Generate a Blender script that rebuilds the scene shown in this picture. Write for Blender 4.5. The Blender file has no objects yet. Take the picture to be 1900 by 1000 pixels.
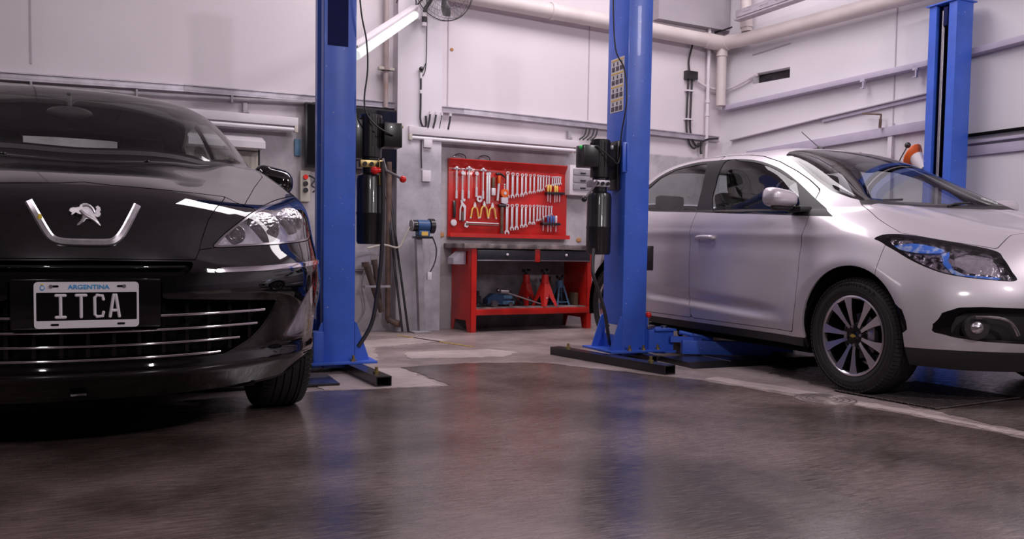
EXPOSURE = -1.12
WORLD = 0.03
TUBE = 1.25
LAMPS = [((2.2, 5.6, 4.2), 1.8, 1.3, 150, (0, 0, 0)), ((4.3, 6.0, 4.2), 2.6, 1.3, 150, (0, 0, 0)), ((5.2, 1.2, 3.3), .6, .6, 120, (.9, 0, .5)), ((2.8, -1.8, 3.7), .22, .22, 170, (1.0, 0, 0)), ((-.9, -2.2, 3.7), .22, .22, 120, (1.0, 0, 0)), ((-2.2, 4.6, 4.2), .5, 2.4, 80, (0, 0, 0))]
import bpy, bmesh, math, random
import numpy as np
from math import sin, cos, pi, radians, sqrt, atan2
from mathutils import Vector, Matrix
random.seed(4)
S = bpy.context.scene
COL = S.collection

# ------------------------------------------------------------------ camera
F, PCX, PCY, H = 1600.0, 950.0, 544.0, 0.75
YAW, PITCH, ROLL = radians(23.6), radians(3.0), radians(0.9)
fw = Vector((sin(YAW)*cos(PITCH), cos(YAW)*cos(PITCH), -sin(PITCH)))
rt0 = Vector((cos(YAW), -sin(YAW), 0)); up0 = rt0.cross(fw)
rt = rt0*cos(ROLL) + up0*sin(ROLL); up = -rt0*sin(ROLL) + up0*cos(ROLL)
cd = bpy.data.cameras.new('camera'); cam = bpy.data.objects.new('camera', cd); COL.objects.link(cam)
cam.matrix_world = Matrix(((rt.x, up.x, -fw.x, 0), (rt.y, up.y, -fw.y, 0), (rt.z, up.z, -fw.z, H), (0, 0, 0, 1)))
cd.sensor_fit = 'HORIZONTAL'; cd.sensor_width = 36.0; cd.lens = 36.0*F/1900.0
cd.shift_x = (950.0-PCX)/1900.0; cd.shift_y = (PCY-500.0)/1900.0
cd.clip_start = 0.05; cd.clip_end = 100
cd.dof.use_dof = False
S.camera = cam

# ------------------------------------------------------------------ world, exposure
S.view_settings.view_transform = 'Standard'; S.view_settings.look = 'None'
S.view_settings.gamma = 1.0; S.view_settings.use_curve_mapping = False
S.view_settings.exposure = EXPOSURE
w = bpy.data.worlds.new('world'); S.world = w; w.use_nodes = True
bg = w.node_tree.nodes['Background']; bg.inputs[0].default_value = (0.85, 0.78, 0.85, 1); bg.inputs[1].default_value = WORLD

# ------------------------------------------------------------------ unseen area lamps, overhead and behind the camera (light only, no fixtures)
def area_lamp(loc, sx, sy, power, color=(1, 0.93, 0.965), rot=(0, 0, 0)):
    ld = bpy.data.lights.new('unseen_lamp_light', 'AREA'); ld.shape = 'RECTANGLE'; ld.size = sx; ld.size_y = sy
    ld.energy = power; ld.color = color
    o = bpy.data.objects.new('unseen_lamp_light', ld); COL.objects.link(o); o.location = loc; o.rotation_euler = rot
    return o
for loc, sx, sy, pw, rot in LAMPS:
    area_lamp(loc, sx, sy, pw, rot=rot)

# ------------------------------------------------------------------ tagging
def tag(o, label=None, cat=None, group=None, kind=None):
    if label: o['label'] = label
    if cat: o['category'] = cat
    if group: o['group'] = group
    if kind: o['kind'] = kind
    return o
def empty(name, loc=(0, 0, 0), rz=0.0, label=None, cat=None, group=None):
    o = bpy.data.objects.new(name, None); COL.objects.link(o); o.empty_display_size = 0.1
    o.location = loc; o.rotation_euler = (0, 0, rz)
    return tag(o, label, cat, group)
def copy_tree(o, parent=None, mirror=None):
    c = o.copy(); COL.objects.link(c); c.parent = parent
    for ch in list(o.children): copy_tree(ch, c)
    return c

# ------------------------------------------------------------------ materials
def mat(name, col, rough=0.5, metal=0.0, var=0.0, scale=8.0, bump=0.0, bscale=60.0, coat=0.0, spec=0.5, col2=None, aniso=0, emit=None, estr=0, rvar=0.0, lo=0.35, hi=0.7, detail=6):
    m = bpy.data.materials.new(name); m.use_nodes = True
    nt = m.node_tree; b = nt.nodes['Principled BSDF']; L = nt.links
    b.inputs['Base Color'].default_value = (*col, 1); b.inputs['Roughness'].default_value = rough
    b.inputs['Metallic'].default_value = metal; b.inputs['Coat Weight'].default_value = coat; b.inputs['Coat Roughness'].default_value = 0.03
    b.inputs['Specular IOR Level'].default_value = spec
    if emit: b.inputs['Emission Color'].default_value = (*emit, 1); b.inputs['Emission Strength'].default_value = estr
    tc = nt.nodes.new('ShaderNodeTexCoord')
    n = nt.nodes.new('ShaderNodeTexNoise'); n.inputs['Scale'].default_value = scale; n.inputs['Detail'].default_value = detail
    L.new(tc.outputs['Object'], n.inputs['Vector'])
    if var > 0 or col2:
        cr = nt.nodes.new('ShaderNodeValToRGB')
        c2 = col2 if col2 else tuple(c*(1-var) for c in col)
        cr.color_ramp.elements[0].position = lo; cr.color_ramp.elements[1].position = hi
        cr.color_ramp.elements[0].color = (*c2, 1); cr.color_ramp.elements[1].color = (*col, 1)
        L.new(n.outputs['Fac'], cr.inputs[0]); L.new(cr.outputs[0], b.inputs['Base Color'])
    if rvar > 0:
        mr = nt.nodes.new('ShaderNodeMapRange'); mr.inputs['To Min'].default_value = max(0.02, rough-rvar); mr.inputs['To Max'].default_value = rough+rvar
        L.new(n.outputs['Fac'], mr.inputs['Value']); L.new(mr.outputs[0], b.inputs['Roughness'])
    if bump > 0:
        n2 = nt.nodes.new('ShaderNodeTexNoise'); n2.inputs['Scale'].default_value = bscale; n2.inputs['Detail'].default_value = 4
        L.new(tc.outputs['Object'], n2.inputs['Vector'])
        bp = nt.nodes.new('ShaderNodeBump'); bp.inputs['Strength'].default_value = bump; bp.inputs['Distance'].default_value = 0.01
        L.new(n2.outputs['Fac'], bp.inputs['Height']); L.new(bp.outputs[0], b.inputs['Normal'])
    return m
def glass(name, tint=(1, 1, 1), rough=0.0, refl=1.0):
    # thin sheet: see-through plus fresnel reflection
    m = bpy.data.materials.new(name); m.use_nodes = True; nt = m.node_tree; nt.nodes.clear(); L = nt.links
    out = nt.nodes.new('ShaderNodeOutputMaterial'); mx = nt.nodes.new('ShaderNodeMixShader')
    tr = nt.nodes.new('ShaderNodeBsdfTransparent'); tr.inputs[0].default_value = (*tint, 1)
    gl = nt.nodes.new('ShaderNodeBsdfGlossy'); gl.inputs['Roughness'].default_value = rough
    fr = nt.nodes.new('ShaderNodeFresnel'); fr.inputs['IOR'].default_value = 1.5
    mu = nt.nodes.new('ShaderNodeMath'); mu.operation = 'MULTIPLY'; mu.inputs[1].default_value = refl; mu.use_clamp = True
    L.new(fr.outputs[0], mu.inputs[0]); L.new(mu.outputs[0], mx.inputs[0]); L.new(tr.outputs[0], mx.inputs[1]); L.new(gl.outputs[0], mx.inputs[2])
    L.new(mx.outputs[0], out.inputs[0]); return m

# ------------------------------------------------------------------ mesh builder
class MB:
    def __init__(self): self.v = []; self.f = []; self.mi = []; self.cur = 0
    def add(self, vs, fs):
        o = len(self.v); self.v += [tuple(p) for p in vs]
        self.f += [tuple(i+o for i in f) for f in fs]; self.mi += [self.cur]*len(fs)
        return self
    def box(self, x0, x1, y0, y1, z0, z1, b=0.0):
        if b <= 0:
            vs = [(x, y, z) for z in (z0, z1) for y in (y0, y1) for x in (x0, x1)]
            return self.add(vs, [(0, 2, 3, 1), (4, 5, 7, 6), (0, 1, 5, 4), (2, 6, 7, 3), (0, 4, 6, 2), (1, 3, 7, 5)])
        b = min(b, (x1-x0)*.45, (y1-y0)*.45, (z1-z0)*.45)
        bm = bmesh.new(); bmesh.ops.create_cube(bm, size=1)
        for v in bm.verts: v.co = Vector((x0 if v.co.x < 0 else x1, y0 if v.co.y < 0 else y1, z0 if v.co.z < 0 else z1))
        bmesh.ops.bevel(bm, geom=list(bm.edges), offset=b, segments=2, affect='EDGES', profile=0.6)
        bm.verts.index_update(); self.add([v.co[:] for v in bm.verts], [[v.index for v in f.verts] for f in bm.faces]); bm.free(); return self
    def obox(self, c, ax, ay, az, b=0.0):
        # oriented box: centre + three half-axis vectors
        t = MB(); ax, ay, az = Vector(ax), Vector(ay), Vector(az); lx, ly, lz = ax.length, ay.length, az.length
        t.box(-lx, lx, -ly, ly, -lz, lz, b); c = Vector(c); ux, uy, uz = ax/lx, ay/ly, az/lz
        return self.add([c + ux*p[0] + uy*p[1] + uz*p[2] for p in t.v], t.f)
    def cyl(self, p0, p1, r0, r1=None, n=16, caps=True):
        if r1 is None: r1 = r0
        p0, p1 = Vector(p0), Vector(p1); d = (p1-p0).normalized()
        a = d.orthogonal().normalized(); b = d.cross(a)
        vs = []
        for p, r in ((p0, r0), (p1, r1)):
            vs += [p + (a*cos(2*pi*i/n) + b*sin(2*pi*i/n))*r for i in range(n)]
        fs = [(i, (i+1) % n, n+(i+1) % n, n+i) for i in range(n)]
        if caps: fs += [tuple(range(n))[::-1], tuple(range(n, 2*n))]
        return self.add(vs, fs)
    def tube(self, pts, r, n=8, closed=False, smooth=0):
        P = [Vector(p) for p in pts]
        if smooth: P = catmull(P, smooth, closed)
        m = len(P); rr = r if isinstance(r, (list, tuple)) else None
        vs = []; prev = None
        for i, p in enumerate(P):
            if closed: d = P[(i+1) % m]-P[i-1]
            else: d = P[min(i+1, m-1)]-P[max(i-1, 0)]
            d.normalize()
            if prev is None: a = d.orthogonal().normalized()
            else:
                a = prev - d*prev.dot(d)
                a = a.normalized() if a.length > 1e-6 else d.orthogonal().normalized()
            prev = a; b = d.cross(a)
            R = rr[min(int(i*len(rr)/m), len(rr)-1)] if rr else r
            vs += [p + (a*cos(2*pi*k/n) + b*sin(2*pi*k/n))*R for k in range(n)]
        fs = []
        for i in range(m if closed else m-1):
            j = (i+1) % m
            fs += [(i*n+k, i*n+(k+1) % n, j*n+(k+1) % n, j*n+k) for k in range(n)]
        if not closed: fs += [tuple(range(n))[::-1], tuple((m-1)*n+k for k in range(n))]
        return self.add(vs, fs)
    def lathe(self, prof, n=32, origin=(0, 0, 0), axis='z', caps=True):
        # prof: (r, h)
        o = Vector(origin); vs = []
        for r, h in prof:
            for i in range(n):
                c, s = r*cos(2*pi*i/n), r*sin(2*pi*i/n)
                p = (c, s, h) if axis == 'z' else ((h, c, s) if axis == 'x' else (s, h, c))
                vs.append(o+Vector(p))
        fs = []
        for j in range(len(prof)-1):
            fs += [(j*n+i, j*n+(i+1) % n, (j+1)*n+(i+1) % n, (j+1)*n+i) for i in range(n)]
        if caps and prof[0][0] > 1e-6: fs.append(tuple(range(n))[::-1])
        if caps and prof[-1][0] > 1e-6: fs.append(tuple((len(prof)-1)*n+i for i in range(n)))
        return self.add(vs, fs)
    def prism(self, poly, d0, d1, plane='xz', inset=0.0):
        # polygon extruded along the missing axis
        def P(a, b, c): return {'xz': (a, c, b), 'xy': (a, b, c), 'yz': (c, a, b)}[plane]
        n = len(poly)
        if inset > 0:
            # chamfered front (d0 side)
            cx = sum(p[0] for p in poly)/n; cy = sum(p[1] for p in poly)/n
            q = inset_poly(poly, inset); s = 1 if d1 > d0 else -1
            vs = [P(a, b, d0) for a, b in q] + [P(a, b, d0+s*inset) for a, b in poly] + [P(a, b, d1) for a, b in poly]
            fs = [tuple(range(n))] + [(i, (i+1) % n, n+(i+1) % n, n+i) for i in range(n)] + [(n+i, n+(i+1) % n, 2*n+(i+1) % n, 2*n+i) for i in range(n)] + [tuple(range(2*n, 3*n))[::-1]]
            return self.add(vs, fs)
        vs = [P(a, b, d0) for a, b in poly] + [P(a, b, d1) for a, b in poly]
        fs = [tuple(range(n))[::-1], tuple(range(n, 2*n))] + [(i, (i+1) % n, n+(i+1) % n, n+i) for i in range(n)]
        return self.add(vs, fs)
    def sphere(self, c, r, n=16, m=10, sz=(1, 1, 1)):
        c = Vector(c); vs = [c+Vector((0, 0, r*sz[2]))]
        for j in range(1, m):
            t = pi*j/m
            vs += [c+Vector((r*sz[0]*sin(t)*cos(2*pi*i/n), r*sz[1]*sin(t)*sin(2*pi*i/n), r*sz[2]*cos(t))) for i in range(n)]
        vs.append(c-Vector((0, 0, r*sz[2]))); fs = [(0, 1+i, 1+(i+1) % n) for i in range(n)]
        for j in range(m-2):
            a = 1+j*n; fs += [(a+i, a+n+i, a+n+(i+1) % n, a+(i+1) % n) for i in range(n)]
        a = 1+(m-2)*n; fs += [(a+i, len(vs)-1, a+(i+1) % n) for i in range(n)]
        return self.add(vs, fs)
    def grid(self, fn, nu, nv):
        vs = [fn(i/nu, j/nv) for i in range(nu+1) for j in range(nv+1)]
        return self.add(vs, [(i*(nv+1)+j, (i+1)*(nv+1)+j, (i+1)*(nv+1)+j+1, i*(nv+1)+j+1) for i in range(nu) for j in range(nv)])
    def xf(self, M):
        self.v = [tuple(M @ Vector(p)) for p in self.v]; return self
    def mat(self, k): self.cur = k; return self
    def build(self, name, mats, parent=None, smooth=35, label=None, cat=None, group=None, kind=None, recalc=True):
        me = bpy.data.meshes.new(name); me.from_pydata(self.v, [], self.f)
        if not isinstance(mats, (list, tuple)): mats = [mats]
        for m in mats: me.materials.append(m)
        if len(mats) > 1: me.polygons.foreach_set('material_index', self.mi)
        if recalc:
            bm = bmesh.new(); bm.from_mesh(me); bmesh.ops.recalc_face_normals(bm, faces=bm.faces); bm.to_mesh(me); bm.free()
        if smooth:
            me.shade_smooth(); me.set_sharp_from_angle(angle=radians(smooth))
        me.update()
        o = bpy.data.objects.new(name, me); COL.objects.link(o); o.parent = parent
        return tag(o, label, cat, group, kind)
def inset_poly(poly, d):
    n = len(poly); out = []
    A = sum(poly[i][0]*poly[(i+1) % n][1]-poly[(i+1) % n][0]*poly[i][1] for i in range(n)); s = 1 if A > 0 else -1
    for i in range(n):
        p0, p, p1 = Vector(poly[i-1]), Vector(poly[i]), Vector(poly[(i+1) % n])
        e0 = (p-p0).normalized(); e1 = (p1-p).normalized()
        n0 = Vector((-e0.y, e0.x))*s; n1 = Vector((-e1.y, e1.x))*s
        b = (n0+n1); l = b.length
        b = n0 if l < 1e-4 else b/l; k = d/max(0.5, b.dot(n0)); out.append(tuple(p+b*k))
    return out
def catmull(P, k, closed=False):
    P = [Vector(p) for p in P]; n = len(P); out = []
    for i in range(n if closed else n-1):
        if closed: a, b, c, d = P[i-1], P[i], P[(i+1) % n], P[(i+2) % n]
        else: a, b, c, d = P[max(i-1, 0)], P[i], P[i+1], P[min(i+2, n-1)]
        for j in range(k):
            t = j/k; out.append(0.5*((2*b)+(c-a)*t+(2*a-5*b+4*c-d)*t*t+(-a+3*b-3*c+d)*t**3))
    if not closed: out.append(P[-1])
    return out
def text_mb(s, size, depth, M, font_extra=0.0, align='CENTER', sx=1.0):
    cu = bpy.data.curves.new('lettering', 'FONT'); cu.body = s; cu.size = size; cu.extrude = depth; cu.align_x = align; cu.align_y = 'CENTER'; cu.offset = font_extra
    o = bpy.data.objects.new('lettering', cu); COL.objects.link(o)
    bpy.context.view_layer.update(); dg = bpy.context.evaluated_depsgraph_get(); me = bpy.data.meshes.new_from_object(o.evaluated_get(dg))
    mb = MB(); mb.add([(v.co.x*sx, v.co.y, v.co.z) for v in me.vertices], [tuple(p.vertices) for p in me.polygons]); mb.xf(M)
    bpy.data.objects.remove(o); bpy.data.curves.remove(cu); bpy.data.meshes.remove(me)
    return mb
# ------------------------------------------------------------------ car body surfaces
class Surf:
    """Half car body: control grid rows (upwards) x columns (front centre, round the side, to rear centre) in (u back, v side, z)."""
    def __init__(self, G, sub=14, disp=None, iters=3):
        P = np.array(G, float); self.nr, self.nc = P.shape[:2]
        m = np.array([1, -1, 1.])
        # each column: natural cubic spline over its own chord length
        tr = np.arange((self.nr-1)*sub+1)/sub; A = np.zeros((len(tr), self.nc, 3))
        for j in range(self.nc):
            C_ = np.concatenate([2*P[:1, j]-P[1:2, j], P[:, j], P[-2:-1, j]*m], axis=0)
            h = np.maximum(np.linalg.norm(np.diff(C_, axis=0), axis=1), .02)**.85; n = len(C_)
            K = np.zeros((n, n)); R = np.zeros((n, 3)); K[0, 0] = K[-1, -1] = 1
            for i in range(1, n-1):
                K[i, i-1], K[i, i], K[i, i+1] = h[i-1], 2*(h[i-1]+h[i]), h[i]
                R[i] = 6*((C_[i+1]-C_[i])/h[i]-(C_[i]-C_[i-1])/h[i-1])
            D2 = np.linalg.solve(K, R)
            for k, t in enumerate(tr):
                i = min(int(t), self.nr-2)+1; x = (t-(i-1))*h[i]; y = h[i]-x
                A[k, j] = (D2[i]*y**3+D2[i+1]*x**3)/(6*h[i])+(C_[i]/h[i]-D2[i]*h[i]/6)*y+(C_[i+1]/h[i]-D2[i+1]*h[i]/6)*x
        # across the columns: uniform cubic B-spline, near interpolating
        def ext(Q): return np.concatenate([Q[:, 1:2]*m, Q, Q[:, -2:-1]*m], axis=1)
        def smooth(E): return (E[:, :-2]+4*E[:, 1:-1]+E[:, 2:])/6
        Q = A.copy()
        for _ in range(iters): Q = Q + 0.9*(A-smooth(ext(Q)))
        E = ext(Q)
        def basis(n):
            W = np.zeros(((n-1)*sub+1, n+2)); t_all = np.arange((n-1)*sub+1)/sub
            for k, t in enumerate(t_all):
                i = min(int(t), n-2); x = t-i
                W[k, i:i+4] = [(1-x)**3/6, (3*x**3-6*x*x+4)/6, (-3*x**3+3*x*x+3*x+1)/6, x**3/6]
            return W, t_all
        Wc, tcn = basis(self.nc)
        X = np.einsum('bj,ajk->abk', Wc, E)
        X[..., 1] = np.maximum(X[..., 1], 0); X[:, 0, 1] = 0; X[:, -1, 1] = 0; X[-1, :, 1] = 0
        T, Sg = np.meshgrid(tcn, tr)
        if disp is not None: X = disp(X, Sg, T)
        a, b = X.shape[:2]
        # normals
        du = np.gradient(X, axis=0); dv = np.gradient(X, axis=1); N = np.cross(du, dv)
        l = np.linalg.norm(N, axis=2, keepdims=True)
        N = N/np.maximum(l, 1e-12)
        for _ in range(2):
            K = N.copy(); K[1:-1, 1:-1] = (2*N[1:-1, 1:-1]+N[:-2, 1:-1]+N[2:, 1:-1]+N[1:-1, :-2]+N[1:-1, 2:])/6
            N = K/np.maximum(np.linalg.norm(K, axis=2, keepdims=True), 1e-9)
        N[:, 0, 1] = 0; N[:, -1, 1] = 0; N[-1] = [0, 0, 1]
        N /= np.maximum(np.linalg.norm(N, axis=2, keepdims=True), 1e-9)
        self.V = X.reshape(-1, 3); self.N = N.reshape(-1, 3); self.P = np.stack([Sg.ravel(), T.ravel()], 1)
        idx = np.arange(a*b).reshape(a, b)
        q = np.stack([idx[:-1, :-1], idx[:-1, 1:], idx[1:, 1:], idx[1:, :-1]], -1).reshape(-1, 4)
        self.T = np.concatenate([q[:, [0, 2, 1]], q[:, [0, 3, 2]]])
class Piece:
    def __init__(self, V, N, P, T): self.V, self.N, self.P, self.T = V, N, P, T
    def cut(self, fn):
        """fn(piece)->signed field per vertex; returns (inside f<0, outside)."""
        V, N, P, T = self.V, self.N, self.P, self.T
        if len(T) == 0: return Piece(V, N, P, T), Piece(V, N, P, T)
        f = fn(self); f = np.where(np.abs(f) < 1e-6, 1e-6, f); s = f < 0
        c = s[T].sum(1); Tin = [T[c == 3]]; Tout = [T[c == 0]]; M = T[(c == 1) | (c == 2)]
        if len(M) == 0: return Piece(V, N, P, Tin[0]), Piece(V, N, P, Tout[0])
        sm = s[M]; k = sm.sum(1)
        lone = np.where(k == 1, np.argmax(sm, 1), np.argmax(~sm, 1))
        r = np.arange(len(M)); A = M[r, lone]; B = M[r, (lone+1) % 3]; C_ = M[r, (lone+2) % 3]
        e = np.concatenate([np.stack([A, B], 1), np.stack([A, C_], 1)]); es = np.sort(e, 1)
        ue, inv = np.unique(es, axis=0, return_inverse=True); inv = inv.ravel()
        t = f[ue[:, 0]]/(f[ue[:, 0]]-f[ue[:, 1]]); t = t[:, None]
        nV = V[ue[:, 0]]*(1-t)+V[ue[:, 1]]*t; nN = N[ue[:, 0]]*(1-t)+N[ue[:, 1]]*t; nP = P[ue[:, 0]]*(1-t)+P[ue[:, 1]]*t
        nN /= np.maximum(np.linalg.norm(nN, axis=1, keepdims=True), 1e-9)
        n0 = len(V); AB = inv[:len(M)]+n0; AC = inv[len(M):]+n0
        V2, N2, P2 = np.concatenate([V, nV]), np.concatenate([N, nN]), np.concatenate([P, nP])
        tri = np.stack([A, AB, AC], 1); q1 = np.stack([AB, B, C_], 1); q2 = np.stack([AB, C_, AC], 1); li = k == 1
        Tin += [tri[li], q1[~li], q2[~li]]; Tout += [tri[~li], q1[li], q2[li]]
        return Piece(V2, N2, P2, np.concatenate(Tin)), Piece(V2, N2, P2, np.concatenate(Tout))
    def compact(self):
        u, inv = np.unique(self.T.ravel(), return_inverse=True)
        return Piece(self.V[u], self.N[u], self.P[u], inv.reshape(-1, 3))
    def mirror(self):
        m = np.array([1, -1, 1.]); return Piece(self.V*m, self.N*m, self.P, self.T[:, ::-1])
    def offset(self, d): return Piece(self.V+self.N*d, self.N, self.P, self.T)
    def empty(self): return len(self.T) == 0
def join(*ps):
    V, N, P, T, o = [], [], [], [], 0
    for p in ps:
        if len(p.T) == 0: continue
        p = p.compact(); V.append(p.V); N.append(p.N); P.append(p.P); T.append(p.T+o); o += len(p.V)
    return Piece(np.concatenate(V), np.concatenate(N), np.concatenate(P), np.concatenate(T))
def sdf(poly, x, y):
    poly = np.array(poly, float); d = np.full(len(x), 1e9); inside = np.zeros(len(x), bool); n = len(poly)
    for i in range(n):
        x0, y0 = poly[i]; x1, y1 = poly[(i+1) % n]; ex, ey = x1-x0, y1-y0
        t = np.clip(((x-x0)*ex+(y-y0)*ey)/max(ex*ex+ey*ey, 1e-12), 0, 1)
        d = np.minimum(d, np.hypot(x-x0-t*ex, y-y0-t*ey))
        c = ((y0 > y) != (y1 > y)); xi = x0+(y-y0)*ex/(ey if abs(ey) > 1e-12 else 1e-12); inside ^= c & (x < xi)
    return np.where(inside, -d, d)
def linedist(pts, x, y):
    d = np.full(len(x), 1e9)
    for (x0, y0), (x1, y1) in zip(pts[:-1], pts[1:]):
        ex, ey = x1-x0, y1-y0; t = np.clip(((x-x0)*ex+(y-y0)*ey)/max(ex*ex+ey*ey, 1e-12), 0, 1)
        d = np.minimum(d, np.hypot(x-x0-t*ex, y-y0-t*ey))
    return d
def crsm(pts, k=6, closed=True):
    P = [Vector((p[0], p[1], 0)) for p in pts]; return [(q.x, q.y) for q in catmull(P, k, closed)]
def axes(phi):
    c, s = cos(radians(phi)), sin(radians(phi)); return lambda V: (V[:, 0]*c-V[:, 1]*s, V[:, 2])
def build_piece(p, name, mats, parent, flange=0.0, mi=None, label=None, both=False, kind=None):
    """mesh object from a piece; flange>0 gives the sheet a folded edge along every border."""
    if both:
        q = p.compact(); p = join(q, q.mirror())
    p = p.compact(); V, N, T = p.V, p.N, p.T
    # weld centre line + duplicates
    key = np.round(V/2e-5).astype(np.int64); _, first, inv = np.unique(key, axis=0, return_index=True, return_inverse=True); inv = inv.ravel()
    V, N = V[first], N[first]; T = inv[T]
    ok = (T[:, 0] != T[:, 1]) & (T[:, 1] != T[:, 2]) & (T[:, 0] != T[:, 2]); T = T[ok]
    if flange > 0:
        E = np.concatenate([T[:, [0, 1]], T[:, [1, 2]], T[:, [2, 0]]]); Es = np.sort(E, 1)
        _, i1, cnt = np.unique(Es, axis=0, return_index=True, return_counts=True); B = E[i1[cnt == 1]]
        B = B[~((np.abs(V[B[:, 0], 1]) < 1e-5) & (np.abs(V[B[:, 1], 1]) < 1e-5))]
        n0 = len(V); a, b = B[:, 0], B[:, 1]; m = len(B)
        d = V[b]-V[a]; fn = np.cross(d, N[a]); fn /= np.maximum(np.linalg.norm(fn, axis=1, keepdims=True), 1e-9)
        acc = np.zeros_like(V); np.add.at(acc, a, fn); np.add.at(acc, b, fn); acc /= np.maximum(np.linalg.norm(acc, axis=1, keepdims=True), 1e-9)
        u, iv = np.unique(np.concatenate([a, b]), return_inverse=True); iv = iv.ravel(); k = len(u)
        top = V[u]; bot = V[u]-N[u]*flange-acc[u]*flange*0.15
        V = np.concatenate([V, top, bot]); N = np.concatenate([N, acc[u], acc[u]])
        ia, ib = iv[:m], iv[m:]
        T = np.concatenate([T, np.stack([n0+ib, n0+ia, n0+k+ia], 1), np.stack([n0+ib, n0+k+ia, n0+k+ib], 1)])
    me = bpy.data.meshes.new(name); me.from_pydata(V.tolist(), [], T.tolist())
    if not isinstance(mats, (list, tuple)): mats = [mats]
    for m_ in mats: me.materials.append(m_)
    me.shade_smooth(); me.validate(); 
    try: me.normals_split_custom_set_from_vertices(N[:len(me.vertices)].tolist())
    except Exception as e: print('normals', name, e)
    o = bpy.data.objects.new(name, me); COL.objects.link(o); o.parent = parent
    return tag(o, label, kind=kind)
# silver hatchback: rows upwards, columns front centre -> side -> rear centre, (u, v, z)
SILVER_G = [
 # r0 bottom lip
 [(.10,0,.19),(.12,.28,.19),(.19,.50,.19),(.32,.66,.19),(.50,.76,.20),(.83,.80,.21),(1.3,.80,.215),(1.8,.80,.215),(2.4,.80,.215),(3.0,.80,.22),(3.4,.79,.24),(3.68,.68,.26),(3.84,.48,.27),(3.88,0,.27)],
 # r1
 [(.05,0,.28),(.07,.28,.28),(.145,.52,.28),(.29,.70,.28),(.46,.80,.29),(.83,.835,.30),(1.3,.835,.30),(1.8,.835,.30),(2.4,.835,.30),(3.0,.835,.31),(3.4,.83,.33),(3.70,.71,.34),(3.88,.5,.34),(3.93,0,.34)],
 # r2
 [(.01,0,.42),(.03,.28,.42),(.115,.52,.42),(.27,.705,.42),(.45,.81,.43),(.83,.852,.44),(1.3,.853,.44),(1.8,.855,.44),(2.4,.855,.44),(3.0,.855,.45),(3.4,.845,.46),(3.72,.73,.47),(3.90,.5,.47),(3.96,0,.47)],
 # r3
 [(.01,0,.56),(.03,.28,.56),(.12,.51,.57),(.28,.685,.58),(.46,.795,.58),(.83,.848,.59),(1.3,.85,.59),(1.8,.853,.59),(2.4,.853,.59),(3.0,.853,.60),(3.4,.84,.61),(3.70,.72,.62),(3.86,.5,.62),(3.92,0,.62)],
 # r4
 [(.04,0,.68),(.07,.27,.68),(.17,.48,.69),(.33,.65,.71),(.52,.765,.72),(.85,.828,.74),(1.3,.842,.74),(1.8,.846,.75),(2.4,.848,.75),(3.0,.846,.76),(3.4,.83,.78),(3.68,.70,.80),(3.82,.48,.80),(3.88,0,.80)],
 # r5
 [(.10,0,.785),(.13,.26,.785),(.25,.44,.785),(.42,.60,.80),(.60,.73,.83),(.90,.80,.865),(1.3,.825,.885),(1.8,.832,.90),(2.4,.835,.905),(3.0,.83,.92),(3.36,.81,.94),(3.64,.68,.95),(3.78,.45,.95),(3.84,0,.95)],
 # r6
 [(.48,0,.915),(.48,.26,.912),(.53,.43,.905),(.62,.575,.90),(.75,.685,.915),(.97,.755,.945),(1.3,.80,.965),(1.8,.806,.975),(2.4,.808,.985),(3.0,.80,1.0),(3.34,.775,1.015),(3.62,.65,1.02),(3.76,.43,1.02),(3.82,0,1.02)],
 # r7 cowl / waist
 [(.98,0,1.03),(.97,.28,1.03),(.94,.46,1.025),(.92,.585,1.02),(.97,.66,1.005),(1.10,.725,1.0),(1.35,.775,1.003),(1.8,.78,1.018),(2.4,.78,1.03),(3.0,.77,1.05),(3.32,.74,1.07),(3.58,.61,1.08),(3.72,.4,1.08),(3.78,0,1.08)],
 # r8
 [(1.36,0,1.245),(1.35,.27,1.24),(1.34,.44,1.23),(1.35,.55,1.21),(1.39,.60,1.19),(1.47,.645,1.18),(1.62,.68,1.185),(1.95,.69,1.20),(2.45,.695,1.215),(2.95,.685,1.22),(3.22,.65,1.23),(3.42,.54,1.24),(3.55,.36,1.24),(3.60,0,1.24)],
 # r9 roof edge
 [(1.76,0,1.425),(1.76,.25,1.42),(1.76,.41,1.405),(1.78,.50,1.385),(1.82,.54,1.37),(1.90,.565,1.368),(2.02,.58,1.375),(2.2,.59,1.385),(2.55,.59,1.39),(2.90,.575,1.375),(3.10,.53,1.365),(3.25,.43,1.365),(3.35,.28,1.365),(3.38,0,1.365)],
 # r10
 [(2.02,0,1.462),(2.02,.19,1.458),(2.03,.31,1.447),(2.06,.38,1.435),(2.10,.42,1.428),(2.15,.44,1.427),(2.22,.455,1.43),(2.34,.46,1.435),(2.58,.46,1.436),(2.82,.44,1.43),(2.95,.40,1.423),(3.05,.32,1.42),(3.12,.2,1.417),(3.14,0,1.415)],
 # r11 spine
 [(2.30,0,1.476),(2.31,0,1.476),(2.32,0,1.476),(2.34,0,1.476),(2.36,0,1.476),(2.38,0,1.476),(2.42,0,1.476),(2.48,0,1.475),(2.6,0,1.473),(2.72,0,1.468),(2.78,0,1.465),(2.83,0,1.462),(2.86,0,1.46),(2.88,0,1.458)],
]
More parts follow.
